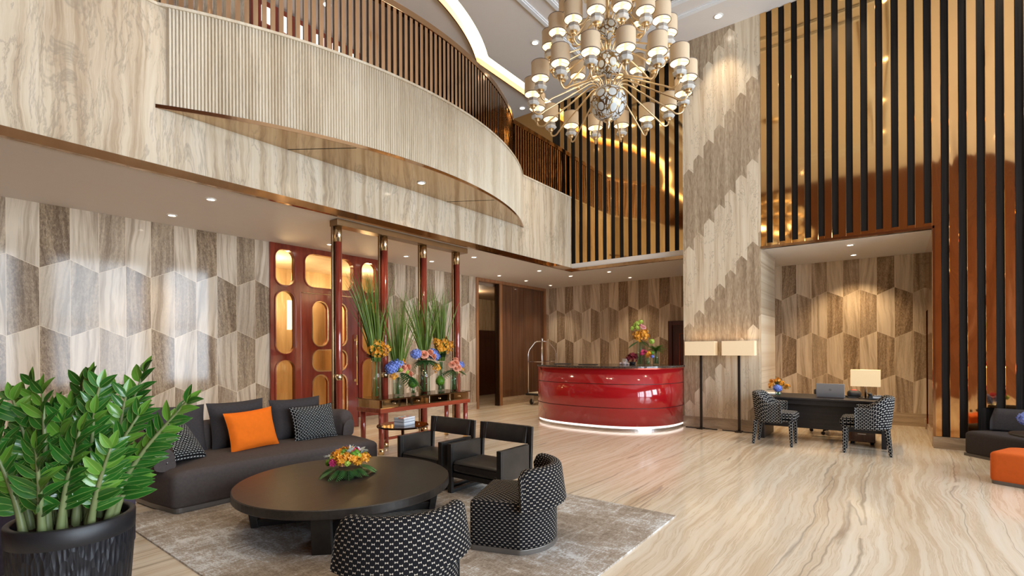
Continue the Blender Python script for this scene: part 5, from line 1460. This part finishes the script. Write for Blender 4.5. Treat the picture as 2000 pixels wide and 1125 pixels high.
# ------------------------------------------------------------------ flowers on the red counter
GC = 'flowers on the red counter'
t = thing('flower_arrangement', 'tall dark glass vase with orange and pink flowers on the red counter', 'flower arrangement', (8.71,3.70,H_), .0, GC)
vase(t, .072, .45, .5)
for (x,y,z,r,n) in ((-.03,.06,.56,.09,34),(-.02,-.07,.58,.10,38),(-.04,-.10,.52,.08,30),(-.05,.0,.50,.08,26)): bunch(t,'orchid_spray',1,lambda b: orchids(b,(x,y,z),r,n,0,.024), M['orange_fl'])
for (x,y,z,r) in ((-.06,-.08,.70,.05),(-.02,-.02,.73,.045),(-.05,.08,.68,.045)): bunch(t,'rose',1,lambda b: rose(b,(x,y,z),r,(x,y,.12)), M['pink'])
for (x,y,z) in ((-.02,.05,.77),(-.05,.13,.68),(0,.10,.74),(-.06,.03,.69),(0,.0,.80)): bunch(t,'chrysanthemum',1,lambda b: hydrangea(b,(x,y,z),.045,34,0,.42), M['lime'])
for (dx,dy,L) in ((-.3,1,.24),(-.6,.7,.22),(-.3,-1,.2)): bunch(t,'fern_leaf',1,lambda b: frond(b,(0,0,.44),(dx,dy,.0),L,.08,.6), M['fern'])
t = thing('flower_arrangement', 'small glass of magenta and yellow blooms between two taller vases on the red counter', 'flower arrangement', (8.60,3.52,H_), .0, GC)
vase(t, .055, .13, .6)
bunch(t,'orchid_spray',1,lambda b: orchids(b,(-.02,.07,.22),.06,20,0,.024), M['magenta']); bunch(t,'orchid_spray',1,lambda b: orchids(b,(-.03,-.04,.20),.06,20,0,.022), M['orange_fl'])
bunch(t,'hydrangea',1,lambda b: hydrangea(b,(0,-.09,.16),.035,30), M['blue']); bunch(t,'chrysanthemum',1,lambda b: hydrangea(b,(-.01,-.09,.23),.04,34), M['moss'])
t = thing('flower_arrangement', 'glass vase full of green foliage at the right end of the red counter', 'flower arrangement', (8.97,3.51,H_), .0, GC)
vase(t, .055, .27, .5)
def gf(b):
    for i in range(60):
        a = rnd.uniform(0,6.28); frond(b,(0,0,.26),(math.cos(a),math.sin(a),rnd.uniform(.1,1.8)),rnd.uniform(.15,.25),.05,.35)
bunch(t,'foliage',1,gf,M['moss'],'stuff'); bunch(t,'chrysanthemum',1,lambda b: hydrangea(b,(-.05,.06,.44),.05,40,0,.4), M['lime'])
t = thing('orchid_bowl', 'dark red orchids beside the tall vase on the red counter', 'flower arrangement', (8.93,3.96,H_), 0, GC)
b = MB(); b.lathe([(.001,0),(.05,0),(.065,.05),(.06,.05),(.001,.03)], 20); obj('bowl', b, M['rubber'], t)
for (x,y,z,r) in ((-.02,.05,.12,.06),(-.03,-.03,.11,.06),(0,.0,.17,.06),(0,-.06,.16,.05)): bunch(t,'orchid_spray',1,lambda b: orchids(b,(x,y,z),r,18,0,.026), M['deep_red'])
t = thing('shell_ornament', 'pale pink and white petal ornament beside the tent card on the red counter', 'ornament', (8.72,4.03,H_), 0)
b = MB()
for (x,y,r) in ((0,.07,.028),(-.01,-.01,.036),(.01,-.07,.026)): b.ball((x,y,r*.7), r, 10, 6, 0, .7); hydrangea(b,(x,y,r*.8),r,20,0,.5)
obj('petals', b, leafmat('pale_pink_petals',(.78,.55,.55),(.88,.80,.78)), t)
# ------------------------------------------------------------------ bouquet on the desk
t = thing('flower_arrangement', 'small bouquet with a blue hydrangea in a green glass on the black desk', 'flower arrangement', (8.66,1.42,DZ), 0)
vase(t, .042, .09, .7)
bunch(t,'hydrangea',1,lambda b: hydrangea(b,(-.04,-.0,.125),.065,70), M['blue'])
for (x,y,z) in ((-.01,.09,.16),(0,.08,.22),(-.02,-.06,.20),(.0,.0,.24),(0,-.12,.15)): bunch(t,'orchid_spray',1,lambda b: orchids(b,(x,y,z),.042,14,0,.02), M['orange_fl'])
for (dx,dy,dz,L) in ((0,-1,.5,.2),(0,-.7,1,.2),(-.2,.3,1.6,.19),(0,1,.2,.17),(-.3,-.3,1.5,.2),(0,.1,1.8,.2)): bunch(t,'fern_leaf',1,lambda b: frond(b,(0,0,.10),(dx,dy,dz),L,.06,.25), M['fern'])
# hydrangea on the right side table
t = thing('flower_arrangement', 'blue hydrangea and pink blooms in a glass on the round black table', 'flower arrangement', (7.78,-1.22,.45), 0)
vase(t, .05, .12, .7)
bunch(t,'hydrangea',1,lambda b: hydrangea(b,(-.03,.04,.165),.085,90), M['blue'])
bunch(t,'orchid_spray',1,lambda b: orchids(b,(0,-.05,.23),.05,18,0,.022), M['magenta']); bunch(t,'chrysanthemum',1,lambda b: hydrangea(b,(0,-.10,.19),.045,36,0,.42), M['lime'])
# ------------------------------------------------------------------ centrepiece on the coffee table
t = thing('flower_centerpiece', 'low mixed flower centrepiece with ferns on the coffee table', 'flower arrangement', (2.50,3.70,.34), 0)
b = MB(); b.lathe([(.001,0),(.09,0),(.11,.05),(.10,.05),(.001,.04)], 24); obj('bowl', b, M['rubber'], t)
def dome(a, q): return (.175*q*math.cos(a), .135*q*math.sin(a), .055+.145*math.sqrt(max(0,1-q*q*.85)))
vd = Vector((-.55,-.83,0))
def put(name, fn, m): bunch(t, name, 1, fn, m)
pos = []
for i in range(44):
    a = i*2.39996; q = math.sqrt((i+.5)/44)*.98; pos.append(dome(a,q))
rnd2 = random.Random(5)
kinds = ['orange','lime','silver','orange','moss','magenta','orange','silver','lime','orange','moss']
for i,p in enumerate(pos):
    k = kinds[i % 11]; n_ = Vector((p[0],p[1],p[2]-.02))
    if k == 'orange': put('orchid_spray', lambda b: orchids(b,p,.03,11,0,.022), M['orange_fl'])
    elif k == 'lime': put('chrysanthemum', lambda b: hydrangea(b,p,.024,26,0,.45), M['lime'])
    elif k == 'moss': put('moss_ball', lambda b: mball(b,p,.034,60), M['moss'])
    elif k == 'magenta': put('orchid_spray', lambda b: orchids(b,p,.026,12,0,.018), M['magenta'])
    else: put('silver_leaf', lambda b: [leaf(b,p,n_+Vector((rnd.uniform(-.15,.15),rnd.uniform(-.15,.15),rnd.uniform(-.1,.1))),rnd.uniform(.06,.09),.032,.2) for _ in range(6)], M['silver'])
put('dahlia', lambda b: (hydrangea(b,(-.09,-.04,.135),.045,60,0,.5),), M['peach'])
for i in range(15):
    a = 2*PI*i/15+rnd.uniform(-.1,.1)
    put('fern_leaf', lambda b: frond(b,(.11*math.cos(a),.085*math.sin(a),.06),(math.cos(a),math.sin(a),.15),rnd.uniform(.12,.16),.06,.6), M['fern'])
for i in range(5):
    a = rnd.uniform(0,6.28); put('twig', lambda b: b.tube([(.05*math.cos(a),.05*math.sin(a),.12),(.08*math.cos(a),.08*math.sin(a),.20),(.10*math.cos(a)+.01,.09*math.sin(a),.235)], [.002,.0015,.001], 5), M['magenta'])
# ------------------------------------------------------------------ chandelier
CH = (4.70, 2.338, ZU)
ch = thing('chandelier', 'huge tiered chandelier with gold arms and cream drum shades', 'chandelier', CH)
M['gold_arm'] = plain('champagne_gold_arm', (.66,.51,.31), .36, 1, .06)
M['cup_white'] = plain('pearl_white_cup', (.55,.55,.53), .3, .1, .05)
M['shade_out'] = shade_mat('linen_shade_outside', (.56,.43,.285), (1,.66,.36), .05)
M['shade_in'] = lamp_mat('lit_shade_lining', (1,.84,.58), .8)
M['shade_rim'] = plain('grey_shade_rim', (.16,.12,.11), .6)
M['candle'] = lamp_mat('candle_sleeve', (1,.72,.36), .75)
M['candle_tip'] = lamp_mat('candle_bulb', (1,.90,.70), 3)
def pearl():
    g = G('pearl_disc_shell')
    v = g.n('ShaderNodeTexVoronoi', feature='F1'); g.lk(g.tc('UV'), v.inputs['Vector']); v.inputs['Scale'].default_value = 7; v.inputs['Randomness'].default_value = .25
    d = v.outputs['Distance']
    ringm = g.math('MULTIPLY', g.math('GREATER_THAN', d, .31), g.math('LESS_THAN', d, .41))
    e = g.vor(g.tc('UV'), 19, 'DISTANCE_TO_EDGE')
    seam = g.math('MULTIPLY', g.math('LESS_THAN', e, .07), g.math('GREATER_THAN', d, .41))
    gm = g.math('MAXIMUM', ringm, seam)
    g.col(g.mix(gm, g.mix(g.noise(g.tc(), 20, 3), (.42,.45,.46), (.62,.65,.65)), (.30,.21,.10)))
    g.set(rough=.22, metal=g.math('MULTIPLY', gm, .9), em=(.85,.92,1), ems=g.math('MULTIPLY', g.math('SUBTRACT', 1.0, gm), .02)); return g.m
M['pearl'] = pearl()
def egg(zc, r, up_, dn, name='globe'):
    b = MB(); pr_ = []
    n_ = 20
    for i in range(n_+1):
        a = -PI/2+PI*i/n_; pr_.append((max(.02, r*math.cos(a)**.85 if i not in (0,n_) else .02), zc-ZU+(dn if a < 0 else up_)*math.sin(a)))
    b.lathe(pr_, 40); return obj(name, b, M['pearl'], ch)
def tier(n, R, zb, zs, rs, ph, label):
    # one lamp built along +x, then turned copies
    zb -= ZU; zs -= ZU
    P_ = [(rs*.75,0,zs-.05),(rs+.02,0,zs+.03),(rs+.08,0,zs+.045),(rs+.15,0,zs+.01)]
    x0, z0 = rs+.15, zs+.01; x1, z1 = R-.13, zb-.165
    for k in range(1,6): P_.append((x0+(x1-x0)*k/5, 0, z0+(z1-z0)*k/5))
    P_ += [(R-.085,0,zb-.198),(R-.045,0,zb-.202),(R-.012,0,zb-.182),(R,0,zb-.15),(R,0,zb-.125)]
    P_ = [tuple(q) for q in spline3(P_, 3)]
    arm_b = MB(); arm_b.tube(P_, .0085, 8)
    cup_b = MB(); zc_ = zb-.028
    cup_b.lathe([(.012,-.115),(.024,-.11),(.028,-.10),(.020,-.092)], 16, (R,0,zc_), 1)
    cup_b.lathe([(.020,-.092),(.038,-.084)], 16, (R,0,zc_), 1)
    cup_b.lathe([(.038,-.084),(.050,-.080),(.066,-.066),(.066,-.056),(.056,-.048)], 8, (R,0,zc_), 0, sm=False)
    cup_b.lathe([(.056,-.048),(.056,-.018),(.048,-.012),(.012,-.012)], 8, (R,0,zc_), 2, sm=False)
    can_b = MB(); can_b.lathe([(.014,-.05),(.014,.045),(.010,.05)], 12, (R,0,zb), 0); can_b.lathe([(.010,.05),(.014,.068),(.008,.095),(.001,.105)], 10, (R,0,zb), 1)
    sh_b = MB(); r_ = .0885; hh = .155
    sh_b.lathe([(r_,0),(r_,hh)], 32, (R,0,zb), 0)
    sh_b.lathe([(r_-.003,hh),(r_-.003,0)], 32, (R,0,zb), 1)
    sh_b.lathe([(r_+.0012,-.001),(r_+.0012,.006),(r_-.004,.006),(r_-.004,-.001),(r_+.0012,-.001)], 32, (R,0,zb), 2)
    sh_b.lathe([(r_+.0012,hh-.004),(r_+.0012,hh+.002),(r_-.004,hh+.002),(r_-.004,hh-.004)], 32, (R,0,zb), 2)
    for q in range(3):
        a = 2*PI*q/3+.5; sh_b.tube([(R+.014*math.cos(a),.014*math.sin(a),zb+.02),(R+(r_-.003)*math.cos(a),(r_-.003)*math.sin(a),zb+.004)], .0015, 4, 2)
    a0 = obj('arm', arm_b, M['gold_arm'], ch); a0.rotation_euler = (0,0,ph)
    c0 = obj('bobeche', cup_b, [M['cup_white'], M['gold_arm'], plain('dark_pearl_facet',(.34,.31,.27),.25,.3)], a0)
    d0 = obj('candle', can_b, [M['candle'], M['candle_tip']], a0)
    s0 = obj('drum_shade', sh_b, [M['shade_out'], M['shade_in'], M['shade_rim']], a0)
    for i in range(1,n):
        a = a0.copy(); COL.objects.link(a); a.rotation_euler = (0,0,ph+2*PI*i/n); a.parent = ch
        for s in (c0,d0,s0):
            q = s.copy(); COL.objects.link(q); q.parent = a
def spline3(P_, n=4):
    Q = []
    P_ = [Vector(p) for p in P_]
    for i in range(len(P_)-1):
        p0,p1,p2,p3 = P_[max(i-1,0)],P_[i],P_[i+1],P_[min(i+2,len(P_)-1)]
        for k in range(n):
            t = k/n; Q.append(.5*((2*p1)+(-p0+p2)*t+(2*p0-5*p1+4*p2-p3)*t*t+(-p0+3*p1-3*p2+p3)*t**3))
    Q.append(P_[-1]); return Q
YD = math.atan2(-CH[1], -CH[0])       # direction towards the camera
tier(16, .785, 4.06, 4.125, .10, YD+PI/16, 'lower')
tier(16, .60, 4.55, 4.50, .085, YD+PI/16+.02, 'middle')
tier(12, .42, 4.90, 4.83, .07, YD+.1, 'upper')
egg(3.985, .186, .155, .19); egg(4.38, .145, .12, .155); egg(4.74, .113, .09, .115)
b = MB(); b.tube([(0,0,4.80-ZU),(0,0,-.06)], .018, 12)
for z in (4.155,4.20,4.52,4.57,4.87,5.05,5.3): b.lathe([(.02,z-ZU-.012),(.038,z-ZU-.006),(.038,z-ZU+.006),(.02,z-ZU+.012)], 16)
b.tube([(0,0,4.12-ZU),(0,0,4.24-ZU)], .022, 12); b.tube([(0,0,4.49-ZU),(0,0,4.63-ZU)], .02, 12)
obj('center_rod', b, M['gold_arm'], ch)
b = MB(); b.lathe([(.001,-.0),(.16,-.0),(.16,-.025),(.06,-.06),(.018,-.075)], 32); obj('ceiling_canopy', b, M['gold_arm'], ch)
b = MB(); b.lathe([(.02,3.80-ZU),(.05,3.795-ZU),(.045,3.78-ZU),(.015,3.77-ZU),(.022,3.745-ZU),(.001,3.70-ZU)], 14); obj('finial', b, M['gold_arm'], ch)
for i in range(4):
    a = 2*PI*i/4+.4; point_light('bulb_glow', (.42*math.cos(a),.42*math.sin(a),4.30-ZU), 1.6, (1,.78,.5), .05, ch)
# ------------------------------------------------------------------ big potted plant in the foreground
pp_ = thing('potted_plant', 'big glossy green zamioculcas plant in a ribbed black planter in the left foreground', 'potted plant', (.640,3.39,0))
PR_ = .262; PH_ = .55
def planter_mat():
    g = G('black_chiselled_planter'); U, V, _ = g.sep(g.tc('UV'))
    v = g.comb(g.math('MULTIPLY', U, 52.0), g.math('MULTIPLY', V, 12.5), 0.0)
    d = g.vor(v, 1.0, 'F1')
    g.col((.013,.014,.018)); g.set(rough=.42, spec=.4)
    g.bump(d, 1.0, .012); return g.m
M['planter_rim'] = plain('black_planter_rim', (.013,.0135,.016), .45, 0, .1)
b = MB(); b.lathe([(PR_*.84,0),(PR_*.90,.1),(PR_*.97,.36),(PR_*.985,.455)], 72); plb = obj('planter', b, planter_mat(), pp_)
b = MB(); b.lathe([(PR_*.985,.455),(PR_*.993,.458),(PR_,PH_-.006),(PR_-.006,PH_),(PR_-.026,PH_),(PR_-.03,PH_-.01),(PR_-.034,PH_-.06)], 72); obj('planter_rim', b, M['planter_rim'], plb)
b = MB(); b.lathe([(.001,PH_-.05),(PR_-.034,PH_-.055)], 40)
for i in range(220):
    a = rnd.uniform(0,6.28); q = (PR_-.05)*math.sqrt(rnd.random()); b.ball((q*math.cos(a),q*math.sin(a),PH_-.05), rnd.uniform(.006,.014), 6, 4)
obj('soil', b, plain('brown_soil', (.045,.026,.015), .95, 0, .4, 60), pp_)
def zzleaf(name, c1, c2):
    g = G(name); U, V, _ = g.sep(g.tc('UV')); n = g.noise(g.tc(), 7, 3)
    ce = g.math('LESS_THAN', g.math('ABSOLUTE', g.math('SUBTRACT', U, .5)), .035)
    ed = g.math('GREATER_THAN', g.math('ABSOLUTE', g.math('SUBTRACT', U, .5)), .455)
    c = g.mix(n, c1, c2); c = g.mix(g.math('MULTIPLY', g.math('MAXIMUM', ce, ed), .5), c, (.28,.42,.10))
    g.col(c); g.set(rough=.22, spec=.5); return g.m
M['zz1'] = zzleaf('glossy_leaf_green', (.010,.070,.009), (.035,.16,.02)); M['zz2'] = zzleaf('fresh_leaf_green', (.06,.19,.015), (.14,.32,.04))
M['zzstem'] = leafmat('thick_leaf_stalk', (.10,.16,.05), (.26,.27,.12), .4)
def zzl(b, p, d, nrm, L, W, curl=.25, mi=0, n=6):
    d = Vector(d).normalized(); nrm = Vector(nrm); s = d.cross(nrm)
    s = s.normalized() if s.length > 1e-3 else d.orthogonal().normalized(); nn = s.cross(d).normalized(); p = Vector(p)
    rows = []
    for i in range(n+1):
        t = i/n; w = W*max(.02, math.sin(PI*t**.8))**.8 if 0 < t < 1 else .002
        c = p+d*L*t-nn*curl*L*t*t
        rows.append([b._p(c+s*w*k*.5+nn*abs(k)*w*.16) for k in (-1,-.5,0,.5,1)])
    for i in range(n):
        for k in range(4):
            u0,u1 = k/4,(k+1)/4
            b.face((rows[i][k],rows[i][k+1],rows[i+1][k+1],rows[i+1][k]), ((u0,i/n),(u1,i/n),(u1,(i+1)/n),(u0,(i+1)/n)), mi, True)
rz = random.Random(21)
# (base angle, base radius, lean outwards, lean direction, length)
Rt = Vector((.61,-.792,0)); Fw = Vector((.792,.61,0))     # towards the right / away from the camera
stems = []
for (r_, f_, h_, br, bf) in ((.53,.10,.62,.16,.02),(.24,.18,.80,.10,.10),(.33,.02,.56,.12,-.05),(.10,.05,.72,.03,-.02),(-.06,-.10,.70,-.02,-.12),(-.22,.02,.74,-.10,-.02),
    (-.32,-.14,.62,-.14,-.08),(.02,.22,.66,.0,.14),(-.12,.2,.72,-.06,.14),(.16,-.14,.50,.06,-.14),(.02,-.22,.42,.0,-.17),(-.20,-.22,.46,-.10,-.16),(.20,.10,.66,.14,.06),
    (.40,.16,.48,.17,.05),(-.36,.12,.66,-.16,.06),(.28,-.10,.40,.15,-.07),(-.05,.05,.60,-.02,.05),(.07,.14,.52,.06,.1),(-.16,-.05,.56,-.08,-.05),(.13,-.02,.58,.08,.0),
    (-.28,.2,.56,-.12,.12),(.02,-.08,.54,.02,-.08),(.16,.22,.60,.08,.16),(-.44,-.02,.58,-.17,.0),(-.02,.14,.76,-.02,.1),(-.25,-.06,.66,-.1,-.06)):
    base = Rt*br+Fw*bf; tip = Rt*r_+Fw*f_
    stems.append((base, tip, h_))
for si,(base,tip,h_) in enumerate(stems):
    p0 = Vector((base.x,base.y,PH_-.06)); p3 = Vector((tip.x,tip.y,PH_+h_*.92))
    p1 = p0+Vector((0,0,h_*.45))+(tip-base)*.12; 
    pts = []
    N_ = 14
    for i in range(N_+1):
        t = i/N_; pts.append(p0*(1-t)**2+p1*2*t*(1-t)+p3*t*t)
    b = MB(); b.tube(pts, [.021*(1-.82*min(1,(i/N_))**.7)+.002 for i in range(N_+1)], 8)
    st_ = obj('stalk', b, M['zzstem'], pp_)
    b = MB(); side = (pts[-1]-pts[0]).cross(Vector((rz.uniform(-.6,.6)*1.0+fw.x*-1, -fw.y, rz.uniform(-.1,.3)))).normalized()
    nl = 9+rz.randint(0,3)
    for k in range(nl):
        t = .30+.70*k/(nl-1); i = min(N_-1, int(t*N_)); fr_ = t*N_-i
        p = pts[i].lerp(pts[i+1], min(1,fr_)); tg = (pts[i+1]-pts[i]).normalized()
        nrm = side.cross(tg).normalized()
        Ls = .152*(1-.28*t)*rz.uniform(.85,1.15)
        for sg in (-1,1):
            sd_ = Matrix.Rotation(rz.uniform(-.65,.65), 3, tg) @ side
            d = sd_*sg*(1-.25*t)+tg*(.55+.35*t)+nrm*rz.uniform(-.25,.35)
            zzl(b, p, d, nrm+Vector((0,0,.4)), Ls, Ls*rz.uniform(.36,.46), rz.uniform(.05,.3), 0 if rz.random() < .72 else 1)
    zzl(b, pts[-1], (pts[-1]-pts[-2]), side.cross(Vector((0,0,1))), .10, .04, .1, 1)
    o_ = obj('leaves', b, [M['zz1'], M['zz2']], st_)
SC.view_settings.view_transform = 'Standard'; SC.view_settings.look = 'None'; SC.view_settings.gamma = 1; SC.view_settings.use_curve_mapping = False
SC.view_settings.exposure = 0.22
cy = SC.cycles
cy.use_denoising = True
cy.max_bounces = 8; cy.diffuse_bounces = 4; cy.glossy_bounces = 4; cy.transmission_bounces = 6; cy.transparent_max_bounces = 24
cy.caustics_reflective = False; cy.caustics_refractive = False; cy.sample_clamp_indirect = 4; cy.sample_clamp_direct = 0
cy.use_adaptive_sampling = True; cy.adaptive_threshold = .02
cy.use_light_tree = True
